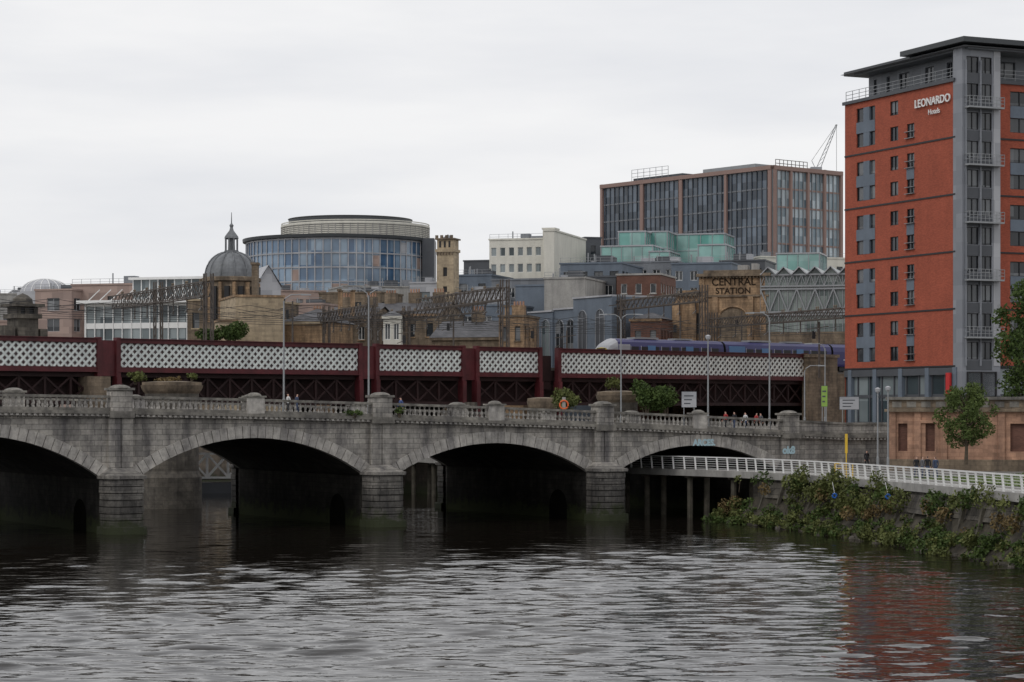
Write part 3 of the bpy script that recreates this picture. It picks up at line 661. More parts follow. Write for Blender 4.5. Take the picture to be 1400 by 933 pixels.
for k in range(5):
    for j in (0,1):
        z0=belts[k]+.2+j*2.8
        if k==4 and j==1: continue
        vb(o,'juliet_rails',M_steel,(0,D),(0,-1),D-9.3,D-7.6,z0+.5,z0+.55,.28); vb(o,'juliet_rails',M_steel,(0,D),(0,-1),D-9.3,D-7.6,z0+1.2,z0+1.25,.28)
for z in belts[:-1]:
    vb(o,'belt_courses',M_black,(0,D),(0,-1),0,D-.2,z-.10,z+.08,.08)
    vb(o,'belt_courses',M_black,(4.8,0),(1,0),0,RL-4.8,z-.10,z+.08,.08)
vb(o,'top_coping',M_greyd,(0,D),(0,-1),-.2,D-.2,43.9,44.25,.25); vb(o,'top_coping',M_greyd,(4.8,0),(1,0),0,RL-4.8,43.9,44.25,.25)
xr=[(a,a+2.6) for a in (2.0,7.5,13,18.5,24)]
wall(o,(4.8,0),(1,0),RL-4.8,14.1,44.1,xr,zs,M_brick,M_g_hotel,M_black,rec=.2,pn='brick_walls')
for k in range(5):
    for a,b_ in xr: vb(o,'grey_panels',M_blue,(4.8,0),(1,0),a,b_,belts[k]+2.3,belts[k]+3.55,.05)
wall(o,(RL,D),(-1,0),RL,7.5,44.1,[],[],M_brick,M_g_hotel,pn='brick_walls'); wall(o,(RL,0),(0,1),D,7.5,44.1,[],[],M_brick,M_g_hotel,pn='brick_walls')
tx0,tx1,ty0,ty1=-.05,4.8,-1.0,.6
tw=[(.55,2.1),(2.35,3.75)]
tz=[]
for k in range(10): tz.append((14.1+3*k+.65,14.1+3*k+2.5))
tz.append((44.6,46.4))
wall(o,(tx0,ty0),(1,0),tx1-tx0,11,47.4,tw,tz,M_tower,M_g_hotel,M_black,rec=.18,pn='corner_bay',mull=1)
vb(o,'light_strip',M_lgrey,(tx0,ty0),(1,0),3.95,4.8,14.1,47.3,.06)
for a_ in (0.3,2.15): vb(o,'corner_bay_fins',M_tower,(tx0,ty0),(1,0),a_+.02,a_+.16,14.1,46,.2)
for k in range(11):
    z=14.1+3*k
    vb(o,'spandrels',M_greyd,(tx0,ty0),(1,0),.55,3.75,z-.45,z+.6,.05)
wall(o,(tx0,ty1),(0,-1),ty1-ty0,7.5,47.4,[],[],M_tower,M_g_hotel,pn='corner_bay'); wall(o,(tx1,ty0),(0,1),ty1-ty0,7.5,47.4,[],[],M_lgrey,M_g_hotel,pn='corner_bay')
for k in range(5):
    z=17.1+6*k
    o.box('balcony_slabs',M_steel,.2,4.6,-2.0,-1.06,z-.15,z+.02)
    for q in (.35,.7,1.05): o.beam('balcony_rails',M_steel,(.2,-2,z+q),(4.6,-2,z+q),.045)
    for i in range(10): o.beam('balcony_rails',M_steel,(.2+i*.489,-2,z),(.2+i*.489,-2,z+1.05),.04)
    for xx in (.2,4.6): o.beam('balcony_rails',M_steel,(xx,-2,z+1.05),(xx,-1.0,z+1.05),.05); o.beam('balcony_rails',M_steel,(xx,-2,z+.5),(xx,-1.0,z+.5),.04)
wall(o,(2.2,D-1.5),(0,-1),D-1.5,44.0,47.3,[(1,1.6),(3.6,4.2),(6,8),(11,12.6),(15,16)],[(44.9,46.6)],M_grey,M_g_hotel,M_greyd,pn='penthouse')
wall(o,(4.8,1.8),(1,0),RL-4.8,44.0,47.3,[(1.5,4),(6.5,8.5),(11,14),(17,19),(22,25)],[(44.9,46.6)],M_grey,M_g_hotel,M_greyd,pn='penthouse')
o.poly('terrace',M_roofd,[(0,0,44.12),(RL,0,44.12),(RL,D,44.12),(0,D,44.12)])
o.box('roof_slab',M_roofd,-1.0,RL+1,-2.6,9,47.62,48.15); o.box('roof_slab',M_roofd,.3,RL+1,9,D+.7,47.3,47.75); o.box('roof_fascia',M_zinc,-.6,RL,-2.2,D,47.28,47.29+.01)
o.box('roof_soffit',M_grey,0.3,RL,-1.6,D-1.5,47.1,47.27)
o.box('roof_penthouse_plant',M_greyd,8,20,5,12,48.15,49.0)
for (ax,ay,bx,by) in ((.15,0,.15,D),(4.9,.15,RL,.15)):
    n_=int(math.hypot(bx-ax,by-ay)/1.3)
    for i in range(n_+1):
        x=ax+(bx-ax)*i/n_; y=ay+(by-ay)*i/n_; o.beam('terrace_rails',M_steel,(x,y,44.2),(x,y,45.4),.05)
    for z in (44.6,45.0,45.4): o.beam('terrace_rails',M_steel,(ax,ay,z),(bx,by,z),.05)
curtain(o,(.3,D),(0,-1),D,7.5,14.0,M_g_low,M_greyd,2.4,3.0,.16,.35)
curtain(o,(0.3,.3),(1,0),RL,7.5,14.0,M_g_low,M_greyd,2.6,3.0,.16,.35)
for y in range(0,22,5): o.box('columns',M_blue,-.15,.35,y-.1,y+.6,7.5,13.98)
for x in range(5,34,5): o.box('columns',M_blue,x-.3,x+.3,-.15,.4,7.5,13.98)
vb(o,'base_band',M_greyd,(0,D),(0,-1),0,D-.2,13.2,13.95,.1)
o.box('corner_base',M_greyd,-.02,4.78,-.98,.6,7.5,13.9); curtain(o,(.6,-1.0),(1,0),3.6,8,13.5,M_g_low,M_black,1.8,2.7,.14,.3)
o.box('banner',M_redp,-.5,-.25,.6,1.3,10.2,13.4)
o.text('name_letters','LEONARDO',M_white,(-.2,7.4,41.9),(0,-1,0),1.2,.06,.015); o.text('name_letters_small','Hotels',M_white,(-.2,4.9,40.9),(0,-1,0),.8,.04)
o.done()
# ------------------------------------------------------------------ pump house
x0,y0,a,L=frame(1216,200,1460,196); o=Ob('sandstone_pump_house',x0,y0,0,a); zt_=Z(543,200); zb_=4.2
xs=[(.75,1.55),(3.1,3.9),(10.3,12.2),(13.6,14.6)]
wall(o,(0,0),(1,0),L,zb_,zt_-1.3,xs,[(5.9,8.3)],M_pinkst,M_brickd,rec=.35)
wall(o,(0,7),(0,-1),7,zb_,zt_-1.3,[(2,3),(4.5,5.5)],[(5.9,8.3)],M_pinkst,M_brickd,rec=.3); wall(o,(L,0),(0,1),7,zb_,zt_-1.3,[],[],M_pinkst,M_brickd); wall(o,(L,7),(-1,0),L,zb_,zt_-1.3,[],[],M_pinkst,M_brickd)
o.box('cornice',M_dsand,-.4,L+.4,-.4,7.4,zt_-1.3,zt_-1.05)
o.box('frieze',M_dsand,-.05,L+.05,-.05,7.05,zt_-1.05,zt_-.25); o.box('coping',M_cop,-.3,L+.3,-.3,7.3,zt_-.25,zt_)
for k in range(int(L/1.25)): o.box('frieze_panels',M_cop,.25+k*1.25,1.05+k*1.25,-.09,-.05,zt_-.9,zt_-.4)
for q in (0,2.15,4.4,9.3,L-.6): o.box('pilasters',M_pinkst,q,q+.55,-.18,-.002,zb_,zt_-1.302)
o.box('plinth',M_dsand,-.15,L+.15,-.22,0,zb_,5.2)
o.box('pediment',M_pinkst,2.7,4.2,-.2,-.003,8.35,8.6)
o.done()
# ------------------------------------------------------------------ round office
Y0=548; cx=X(463,Y0); Rr=127*Y0/F*.985; o=Ob('round_glass_office',cx,Y0,0,0); zt_=Z(325,Y0-Rr*.9)
o.lathe('glazing',M_g_round,0,0,[(Rr,7.5),(Rr,zt_)],72)
nf=7
for k in range(nf+1):
    z=zt_-.3-k*3.3; o.lathe('floor_bands',M_lgrey,0,0,[(Rr,z-.16),(Rr+.22,z-.16),(Rr+.22,z+.14),(Rr,z+.14)],72)
for j in range(72):
    t=2*math.pi*j/72
    if math.sin(t)<.3:
        x,y=Rr*math.cos(t),Rr*math.sin(t); o.beam('mullions',M_lgrey,(x*1.006,y*1.006,20),(x*1.006,y*1.006,zt_),.24)
        if R.random()<.55:
            k=R.randint(1,5); z=zt_-.3-k*3.3
            t2=t+2*math.pi/72; e=1.004
            o.poly('pink_panels',M_pink if k>1 else M_lgrey,[(x*e,y*e,z+.25),(Rr*e*math.cos(t2),Rr*e*math.sin(t2),z+.25),(Rr*e*math.cos(t2),Rr*e*math.sin(t2),z+2.8),(x*e,y*e,z+2.8)])
o.lathe('roof_slab',M_roofd,0,0,[(Rr-.5,zt_-.2),(Rr+.9,zt_),(Rr+1.0,zt_+.7),(.01,zt_+.9)],72)
dx=X(486,Y0)-cx; r2=100*Y0/F; z2=Z(303,Y0-r2)
o.lathe('upper_drum',M_conc,dx,0,[(r2,zt_+.5),(r2,z2)],64)
for k in range(9): o.lathe('drum_louvres',M_cream,dx,0,[(r2,zt_+.9+k*.42),(r2+.2,zt_+.9+k*.42),(r2+.2,zt_+1.12+k*.42),(r2,zt_+1.12+k*.42)],64)
for j in range(64):
    t=2*math.pi*j/64
    if math.sin(t)<.3: o.beam('drum_fins',M_conc,(dx+(r2+.15)*math.cos(t),(r2+.15)*math.sin(t),zt_+.8),(dx+(r2+.15)*math.cos(t),(r2+.15)*math.sin(t),z2-.1),.22)
o.lathe('drum_top',M_cream,dx,0,[(r2+.3,z2-.35),(r2+.3,z2),(.01,z2)],64)
dx=X(479,Y0)-cx; r3=84*Y0/F; z3=Z(294,Y0-r3); o.lathe('cap',M_roofd,dx,0,[(r3,z2),(r3,z3-.3),(r3+.2,z3),(.01,z3+.1)],64)
xx=X(586,Y0-10)-cx; o.box('stair_core',M_greyd,xx-1.5,xx+1.3,-10,4,7.5,zt_+.6)
o.done()
# ------------------------------------------------------------------ framed office
Yc=480; OA=math.atan2(.631,.776); o=Ob('framed_office_block',X(1056,Yc),Yc,0,OA); W1,D1=21.0,54.0; zt_=Z(226,Yc); zl=20
curtain(o,(0,D1),(0,-1),D1,zl,zt_-.9,M_g_off,M_greyd,1.5,3.85,.12,.30,M_grey,.2)
curtain(o,(0,0),(1,0),W1,zl,zt_-.9,M_g_offr,M_steel,1.3,3.85,.12,.35,M_brown,.25)
for x0,x1 in ((0,.9),(13.2,13.9),(27,28.0),(39.6,40.6),(53.2,D1)):
    vb(o,'frame_piers',M_brown,(0,D1),(0,-1),D1-x1,D1-x0,7.5,zt_,.5)
for x0,x1 in ((0.0,.8),(4.9,5.5),(10.1,10.7),(15.2,15.8),(20.3,W1)): vb(o,'frame_piers',M_brown,(0,0),(1,0),x0,x1,7.5,zt_,.55)
vb(o,'frame_top',M_brown,(0,D1),(0,-1),0,D1,zt_-.9,zt_-.05,.63); vb(o,'frame_top',M_brown,(0,0),(1,0),0,W1,zt_-.9,zt_-.05,.6)
o.box('core',M_greyd,.3,W1-.3,.3,D1-.3,7.5,zt_-.2); o.box('roof_plant',M_steel,3,14,8,24,zt_-.2,zt_+1.2); o.box('roof_plant',M_greyd,2.5,9,30,46,zt_-.2,zt_+.9)
for k in range(7): o.beam('roof_rails',M_steel,(2,34+k*2,zt_),(2,34+k*2,zt_+2.8),.08)
for q in (1.2,2.0,2.8): o.beam('roof_rails',M_steel,(2,34,zt_+q),(2,46,zt_+q),.08)
for k in range(9): o.beam('roof_rails',M_rust,(3+k*1.2,2,zt_),(3+k*1.2,2,zt_+1.6),.1)
o.beam('roof_rails',M_rust,(3,2,zt_+1.6),(12.6,2,zt_+1.6),.12); o.beam('roof_rails',M_rust,(3,2,zt_+.8),(12.6,2,zt_+.8),.12)
o.done()
o=Ob('luffing_crane',X(1117,520),520,0,0); zc=Z(235,520); A_=Vector((0,0,zc)); E=Vector((X(1142,520)-X(1117,520),-2,Z(172,520)))
for d in (-.5,.5): o.beam('jib_chords',M_steel,A_+Vector((d,0,0)),E+Vector((d*.3,0,0)),.12)
for k in range(9):
    a_=A_.lerp(E,k/9);b_=A_.lerp(E,(k+1)/9); o.beam('jib_bracing',M_steel,a_+Vector((-.5,0,0))*(1-k/12),b_+Vector((.5,0,0))*(1-k/12),.08)
o.tube('mast',M_steel,[(0,0,7.5),(0,0,zc+1)],.7,4); o.box('cab',M_lgrey,-1.5,1,-1,1,zc-1,zc+1.0); o.tube('hoist_rope',M_black,[tuple(E),(E.x,E.y,zc)],.04,4); o.beam('a_frame',M_steel,(0,0,zc),(-1.2,0,zc+2.5),.12); o.tube('cable',M_black,[(-1.2,0,zc+2.5),tuple(E)],.04,4); o.done()
# ------------------------------------------------------------------ other city blocks
def fin(t): t[0].done(); return t
def far(name,pxl,pxr,pyt,Y,m,cw=3.4): fin(block(name,pxl,Y,pxr,Y+6,pyt,16,m,cw=cw,fh=3.4,vis=470,plant=3))
far('office_building',-60,28,402,520,M_conc); far('office_building',18,100,398,560,M_lgrey); far('office_building',596,640,396,640,M_conc); far('office_building',350,445,398,470,M_pink)
far('office_building',470,600,392,500,M_conc); far('office_building',1040,1160,352,470,M_cream); far('office_building',-20,180,440,430,M_pink)
o=Ob('glass_dome_hall',X(62,470),470,0); zz=Z(400,470); r_=33*470/F
o.lathe('drum',M_lgrey,0,0,[(r_*1.15,7.5),(r_*1.15,zz),(r_,zz)],32); o.lathe('dome',M_lgrey,0,0,[(r_*math.cos(t*math.pi/16),zz+r_*.55*math.sin(t*math.pi/16)) for t in range(9)],32)
for j in range(16):
    t=math.pi*2*j/16; o.tube('ribs',M_white,[(1.01*r_*math.cos(q*math.pi/16)*math.cos(t),1.01*r_*math.cos(q*math.pi/16)*math.sin(t),zz+1.01*r_*.55*math.sin(q*math.pi/16)) for q in range(9)],.10,4)
o.done()
fin(block('pink_office',48,400,98,396,398,20,M_pink,M_g_dark,cw=4,ww=2.4,wh=2.2,fh=3.6,plant=2,fm=M_lgrey))
fin(block('pink_office',98,402,205,396,391,22,M_pink,M_g_dark,cw=12,ww=1.2,wh=2,fh=4,plant=2))
x0,y0,a,L=frame(118,372,282,366); o=Ob('glazed_white_office',x0,y0,0,a); zt_=Z(416,372)
curtain(o,(0,0),(1,0),L,7.5,zt_,M_g_low,M_white,1.6,3.6,.12,.9,M_white,.3); o.box('structure',M_lgrey,.2,L,.2,18,7.5,zt_-.1); curtain(o,(0,18),(0,-1),18,7.5,zt_,M_g_low,M_white,1.6,3.6,.12,.9,M_white,.3)
o.box('roof_overhang',M_white,-1,L+1,-1.6,18,zt_+.002,zt_+.5)
for k in range(9): o.beam('roof_fins',M_white,(1+k*2,-1.2,zt_+.5),(3+k*2,-1.2,zt_+2.2),.12)
o.box('set_back_storey',M_g_low,L*.3,L,4,16,zt_+.5,zt_+4); o.box('set_back_roof',M_white,L*.28,L+.6,3.2,16.6,zt_+4.002,zt_+4.4)
for k in range(10): o.box('set_back_mullions',M_white,L*.3+k*L*.07,L*.3+k*L*.07+.15,3.9,4.0,zt_+.5,zt_+4)
o.done()
Yd=325; sc=Yd/F
t=block('domed_sandstone_building',256,330,350,326,412,16,M_dsand,cw=2.6,ww=1.1,wh=2.2,fh=4,cop=M_sandL,roof='flat'); o=t[0]; L=t[1]
inv=o.M.inverted(); c=inv@Vector((X(313,Yd),Yd+3,0)); cx,cy=c.x,c.y; r_=36*sc
z0=Z(412,Yd); z1=Z(378,Yd)
o.lathe('drum',M_dsand,cx,cy,[(r_*1.0,7.5),(r_*1.0,z1-.8),(r_*1.12,z1-.6),(r_*1.12,z1-.1),(r_*1.02,z1)],16)
for j in range(12):
    t_=math.pi*2*j/12; o.box('drum_columns',M_sand,cx+r_*1.02*math.cos(t_)-.22,cx+r_*1.02*math.cos(t_)+.22,cy+r_*1.02*math.sin(t_)-.22,cy+r_*1.02*math.sin(t_)+.22,z0-3,z1-.8)
    t_+=math.pi/12; o.beam('drum_windows',M_black,(cx+r_*.995*math.cos(t_),cy+r_*.995*math.sin(t_),z0-2.6),(cx+r_*.995*math.cos(t_),cy+r_*.995*math.sin(t_),z1-1.4),.7)
H_=Z(343,Yd)-z1
o.lathe('dome',M_lead,cx,cy,[(r_*math.cos(q*math.pi/20)**.85 if q<10 else .3,z1+H_*math.sin(q*math.pi/20)) for q in range(10)],24)
for j in range(12):
    t_=math.pi*2*j/12; o.tube('dome_ribs',M_lead,[(cx+1.015*r_*math.cos(q*math.pi/20)**.85*math.cos(t_),cy+1.015*r_*math.cos(q*math.pi/20)**.85*math.sin(t_),z1+1.015*H_*math.sin(q*math.pi/20)) for q in range(10)],.12,4)
zl=z1+H_*.97; s_=sc
o.lathe('lantern',M_lead,cx,cy,[(10*s_,zl),(10*s_,zl+3*s_),(5*s_,zl+4*s_),(4.5*s_,zl+18*s_),(10*s_,zl+20*s_),(9*s_,zl+23*s_),(6*s_,zl+27*s_),(3*s_,zl+31*s_),(2*s_,zl+35*s_),(3*s_,zl+38*s_),(.8*s_,zl+41*s_),(.4*s_,zl+56*s_),(.01,zl+56*s_)],12)
for j in range(8): t_=math.pi*2*j/8; o.tube('lantern_columns',M_lead,[(cx+8.5*s_*math.cos(t_),cy+8.5*s_*math.sin(t_),zl+3*s_),(cx+8.5*s_*math.cos(t_),cy+8.5*s_*math.sin(t_),zl+20*s_)],.13,6)
o.done()
fin(block('plain_tan_building',322,312,388,314,406,14,M_sandL,ww=0,cop=M_sand)); fin(block('plain_tan_building',300,308,324,309,440,4,M_sandL,ww=0,cop=M_sand))
fin(block('chimney_stack',344,316,352,316,362,2,M_dsand,ww=0))
o,L,zz=block('glazed_gable_hall',350,420,384,424,392,12,M_lgrey,M_g_stn,roof='gablefront',rm=M_lgrey,rh=4); o.done()
x0,y0,a,L=frame(597,400,620,399); o=Ob('clock_tower',x0,y0,0,a); zt_=Z(345,400)
wall(o,(0,0),(1,0),L,7.5,zt_,[(L*.38,L*.62)],[(Z(400,400),Z(392,400)),(Z(378,400),Z(366,400))],M_sandL,M_black); wall(o,(0,L),(0,-1),L,7.5,zt_,[],[],M_sandL,M_black); wall(o,(L,0),(0,1),L,7.5,zt_,[],[],M_sandL,M_black)
o.box('corbel',M_sandL,-.2,L+.2,-.2,L+.2,zt_,zt_+.5); o.box('belfry',M_sandL,.05,L-.05,.05,L-.05,zt_+.5,Z(328,400))
for k in range(3): o.box('belfry_openings',M_black,.45+k*.85,.8+k*.85,-.0,.06,zt_+.8,zt_+1.9)
o.box('top_slab',M_dsand,-.25,L+.25,-.25,L+.25,Z(328,400),Z(326,400))
for k in range(4): o.box('merlons',M_dsand,-.2+k*.9,.25+k*.9,-.2,.2,Z(326,400),Z(322,400))
for k in range(6): o.box('corbels',M_dsand,k*.55,k*.55+.25,-.2,0,zt_-.5,zt_)
o.lathe('pinnacle',M_lead,L/2,L/2,[(1.2,Z(326,400)),(.01,Z(320,400))],8)
o.done()
fin(block('cream_apartments',669,432,742,426,329,20,M_cream,M_g_low,fh=3.1,cw=1.7,ww=1.05,wh=1.6,fm=M_white,vis=410,plant=2,mull=0))
t=block('cream_stair_tower',742,424,758,422,314,3,M_cream,ww=0); t[0].box('slot_window',M_g_low,t[1]-.5,t[1]-.12,-.03,.05,Z(385,424),Z(326,424)); fin(t)
fin(block('cream_stair_tower',757.5,422.5,801,446,316,1.9,M_cream,ww=0,clamp=False))
fin(block('dark_apartments',800,450,822,452,326,12,M_greyd,M_g_dark,cw=2,ww=1,fh=3.2))
fin(block('glass_terrace_block',634,480,672,476,358,14,M_greyd,M_g_off,cw=2.4,ww=1.6,fh=3.3)); fin(block('grey_offices',620,420,672,415,378,14,M_blue,M_g_dark,cw=2.6,fh=3.2,plant=3)); fin(block('white_low_roof',560,410,598,409,388,10,M_lgrey,M_g_low,cw=3,ww=2.4,plant=2)); fin(block('white_low_roof',620,400,690,396,402,10,M_lgrey,M_g_low,cw=3,ww=2.4,plant=2))
fin(block('grey_offices',672,402,745,396,384,14,M_grey,M_g_dark,cw=2.2,ww=1.2,fh=3.1,fm=M_white)); fin(block('dark_apartments',705,380,744,376,392,10,M_blue,ww=0))
fin(block('light_grey_building',744,372,800,366,382,14,M_conc,ww=0,plant=2)); fin(block('grey_modern_apartments',766,404,850,396,362,16,M_blue,M_g_dark,cw=2.6,ww=1.6,fh=3.1,fm=M_greyd,plant=4))
fin(block('brown_brick_building',843,380,903,374,377,12,M_brickd,M_g_dark,cw=2.0,ww=1.0,wh=1.6,fh=3.1,fm=M_white,mull=0,cop=M_conc)); fin(block('grey_modern_apartments',852,420,925,413,360,14,M_grey,M_g_dark,cw=2.2,ww=1.4,fh=3.1,plant=3,fm=M_white)); fin(block('grey_modern_apartments',918,412,1000,404,362,14,M_blue,M_g_dark,cw=2.3,ww=1.3,fh=3.0,fm=M_white,plant=3))
fin(block('dark_apartments',984,430,1046,424,358,12,M_greyd,M_g_dark,cw=2.5,ww=1.5,fh=3.1,plant=2)); fin(block('dark_apartments',800,384,842,380,380,10,M_greyd,M_g_dark,cw=2.5,ww=1.5,fh=3.1,fm=M_white))
for (pl,pr_,pt,Y) in ((846,882,318,452),(880,912,318,456),(910,990,322,462),(822,892,338,440),(888,915,345,436),(955,992,336,438),(1062,1120,348,455)):
    x0,y0,a,L=frame(pl,Y,pr_,Y-6); o=Ob('teal_glass_building',x0,y0,0,a); zt_=Z(pt,Y)
    curtain(o,(0,0),(1,0),L,7.5,zt_,M_teal,M_lgrey,2.2,3.2,.08,.12); curtain(o,(0,10),(0,-1),10,7.5,zt_,M_teal,M_lgrey,2.2,3.2,.08,.12); curtain(o,(L,0),(0,1),10,7.5,zt_,M_teal,M_lgrey,2.2,3.2,.08,.12)
    o.box('roof',M_lgrey,-.2,L+.2,-.2,10,zt_,zt_+.25); o.done()
x0,y0,a,L=frame(722,352,838,332,False); o=Ob('arcaded_grey_building',x0,y0,0,a)
def archwin(cx,w_,zb_,zs_,m,dy=-.05):
    pts=[(cx-w_/2,dy,zb_),(cx+w_/2,dy,zb_)]+[(cx+w_/2*math.cos(t*math.pi/8),dy,zs_+w_/2*math.sin(t*math.pi/8)) for t in range(9)]; o.poly('arched_windows',m,pts)
    rp=[(cx+(w_/2+.15)*math.cos(t*math.pi/8),dy,zs_+(w_/2+.15)*math.sin(t*math.pi/8)) for t in range(9)]; o.tube('arch_trim',M_zinc,[(cx+w_/2+.15,dy,zb_)]+rp+[(cx-w_/2-.15,dy,zb_)],.09,4)
    o.box('arched_mullions',M_zinc,cx-.06,cx+.06,dy-.06,dy-.01,zb_,zs_+w_/2); o.box('arched_mullions',M_zinc,cx-w_/2,cx+w_/2,dy-.05,dy-.012,zs_-.06,zs_+.06)
h_=[Z(428,350),Z(424,345),Z(409,340)]
o.box('walls',M_blue,0,L*.3,0,12,7.5,h_[0]); o.box('walls',M_blue,L*.3,L*.56,.3,12,7.5,h_[1]); o.box('tower',M_blue,L*.56,L,-.2,12,7.5,h_[2])
for k in range(2): archwin(L*(.08+.14*k),1.9,16,Z(448,350),M_g_low)
for k in range(2): archwin(L*(.37+.13*k),1.9,16,Z(448,346),M_g_dark,.25)
for k in range(2): archwin(L*(.67+.2*k),2.0,16,Z(436,340),M_greyd,-.25)
for a_,b_,z_,y_ in ((0,L*.3,h_[0],-.2),(L*.3,L*.56,h_[1],.1),(L*.56,L,h_[2],-.4)): o.box('coping',M_lgrey,a_,b_,y_,12,z_,z_+.25)
o.done()
fin(block('sandstone_tenement',682,322,716,321,434,8,M_sand,M_g_dark,cw=1.7,ww=.8,wh=2,fh=3.4,roof='flat',chim=1,cop=M_dsand)); fin(block('slate_roofed_shed',590,330,684,326,462,12,M_dsand,M_g_dark,roof='gable',rm=M_slate,rh=2.6,chim=1))
fin(block('sandstone_tenement',388,318,440,316,440,12,M_sand,M_g_dark,cw=2,ww=1,wh=1.9,fh=3.3,roof='hip',rm=M_slate,rh=2.0,chim=1,fm=M_white,cop=M_sandL)); fin(block('sandstone_tenement',440,345,505,340,436,12,M_dsand,M_g_dark,cw=2.3,ww=1,wh=1.9,fh=3.3,roof='gable',rm=M_slate,rh=2.0,chim=2,fm=M_white,cop=M_sand))
fin(block('white_building',524,318,548,318,432,6,M_cream,M_g_dark,cw=1.2,ww=.75,wh=2.2,fh=3.4,fm=M_white,roof='hip',rm=M_slate,rh=.8)); fin(block('sandstone_tenement',500,350,600,346,430,12,M_dsand,M_g_dark,cw=2.4,ww=1.1,wh=2,fh=3.6,roof='gable',rm=M_slate,rh=2.0,chim=3,cop=M_sand)); fin(block('concrete_building',436,420,520,414,402,12,M_dsand,M_g_dark,cw=2.6,ww=1.6,fh=3.4,plant=4)); fin(block('concrete_building',600,372,705,366,420,10,M_blue,M_g_dark,cw=2.6,ww=1.6,fh=3.4,plant=4,fm=M_white))
fin(block('pink_office',352,372,440,366,418,12,M_pink,M_g_low,cw=3.4,ww=2.6,wh=2,fh=3.6,roof='flat',plant=1))
fin(block('red_sandstone_gate_tower',862,330,903,328,436,8,M_brickd,M_g_dark,cw=2,ww=.9,fh=3.5,roof='hip',rm=M_slate,rh=1.0,cop=M_sand))
for px in (462,479,690,700):
    fin(block('stone_chimney',px,344,px+6,344,398 if px<600 else 420,.8,M_sand,ww=0,cop=M_dsand))
o=Ob('stone_turret',X(31,250),250,0,ra); u=250/F
o.box('shaft',M_dstone,-15*u,15*u,-1.3,1.3,7.5,Z(436,250)); o.box('shaft',M_dstone,-19*u,19*u,-1.6,1.6,Z(436,250),Z(430,250))
for dx in (-13,0,13): o.box('piers',M_dstone,(dx-3)*u,(dx+3)*u,-1.1,1.1,Z(430,250),Z(416,250))
o.box('core',M_black,-12*u,12*u,-.9,.9,Z(430,250),Z(416,250)); o.box('cap',M_dstone,-22*u,22*u,-1.8,1.8,Z(420,250),Z(416,250)); o.lathe('dome_cap',M_dstone,0,0,[(14*u,Z(416,250)),(13*u,Z(409,250)),(7*u,Z(404,250)),(.01,Z(401,250))],12)
o.box('side_wings',M_dstone,-34*u,-19*u,-1.2,1.2,7.5,Z(446,250)); o.box('side_wings',M_dstone,19*u,30*u,-1.2,1.2,7.5,Z(450,250)); o.done()
# ------------------------------------------------------------------ central station
x0,y0,a,L=frame(916,338,1050,334); o=Ob('sandstone_station_screen',x0,y0,0,a); zz=lambda py:Z(py,335)
o.box('wall_low',M_sand,0,L*.30,0,4,7.5,zz(404)); o.box('wall_mid',M_sand,L*.12,L*.30,.4,4,zz(404),zz(396)); o.box('wall_high',M_sand,L*.30,L,-.2,4.2,7.5,zz(378))
o.box('cornice',M_dsand,L*.28,L+.5,-.8,4.6,zz(378),zz(374)); o.box('attic',M_dsand,L*.34,L*.92,.2,3.8,zz(374),zz(369)); o.box('cornice_low',M_dsand,-.4,L*.30,-.4,4.2,zz(404),zz(401)); o.box('string_course',M_dsand,L*.30,L+.15,-.45,-.2,zz(406),zz(403.5))
for k in range(20): o.box('dentils',M_dsand,L*(.31+.034*k),L*(.31+.034*k)+.22,-.6,-.2,zz(380.5),zz(378))
for q in (.03,.2): o.box('buttress',M_sand,L*q,L*q+1.1,-.6,0,7.5,zz(412))
for q in (.31,.44,.80,.93): o.box('pilaster',M_sand,L*q,L*q+.8,-.5,-.2,7.5,zz(406))
for q in (.31,.93): o.box('pilaster_upper',M_sand,L*q,L*q+.7,-.35,-.2,zz(403.4),zz(380.6))
o.poly('arched_recess',M_dsand,[(L*.51,-.23,zz(470)),(L*.79,-.23,zz(470))]+[(L*.65+L*.14*math.cos(t*math.pi/10),-.23,zz(434)+L*.10*math.sin(t*math.pi/10)) for t in range(11)])
o.tube('recess_moulding',M_sand,[(L*.65+L*.145*math.cos(t*math.pi/10),-.3,zz(434)+L*.105*math.sin(t*math.pi/10)) for t in range(11)],.16,4)
o.poly('niches',M_black,[(L*.24+.3,-.02,zz(456)),(L*.24+1.1,-.02,zz(456)),(L*.24+1.1,-.02,zz(428)),(L*.24+.3,-.02,zz(428))])
o.text('station_letters','CENTRAL',M_let,(L*.43,-.25,zz(390)),(1,0,0),1.5,.04,.015); o.text('station_letters_lower','STATION',M_let,(L*.47,-.25,zz(401.5)),(1,0,0),1.25,.04,.015)
o.box('hut',M_conc,L*.68,L*.78,1,3,zz(369),zz(362)); o.box('hut',M_conc,L*.82,L*.88,1,3,zz(369),zz(360))
o.done()
x0,y0,a,L=frame(1040,334,1190,318); o=Ob('station_train_shed',x0,y0,0,a); zz=lambda py:Z(py,326)
o.poly('glazed_gable',M_g_stn,[(0,0,zz(470)),(L,0,zz(470)),(L,0,zz(372)),(0,0,zz(372))])
nb=7
for k in range(nb):
    xa=L*k/nb; xb=L*(k+1)/nb; xm=(xa+xb)/2; zr=zz(361); ze=zz(372)
    o.poly('glass_roof',M_g_stn,[(xa,-.5,ze),(xm,-.5,zr),(xm,50,zr),(xa,50,ze)]); o.poly('glass_roof',M_g_stn,[(xb,-.5,ze),(xm,-.5,zr),(xm,50,zr),(xb,50,ze)]); o.poly('glazed_gable',M_g_stn,[(xa,-.0,ze),(xb,-.0,ze),(xm,-.0,zr)])
    o.beam('roof_ribs',M_lgrey,(xa,-.55,ze),(xm,-.55,zr),.14); o.beam('roof_ribs',M_lgrey,(xb,-.55,ze),(xm,-.55,zr),.14)
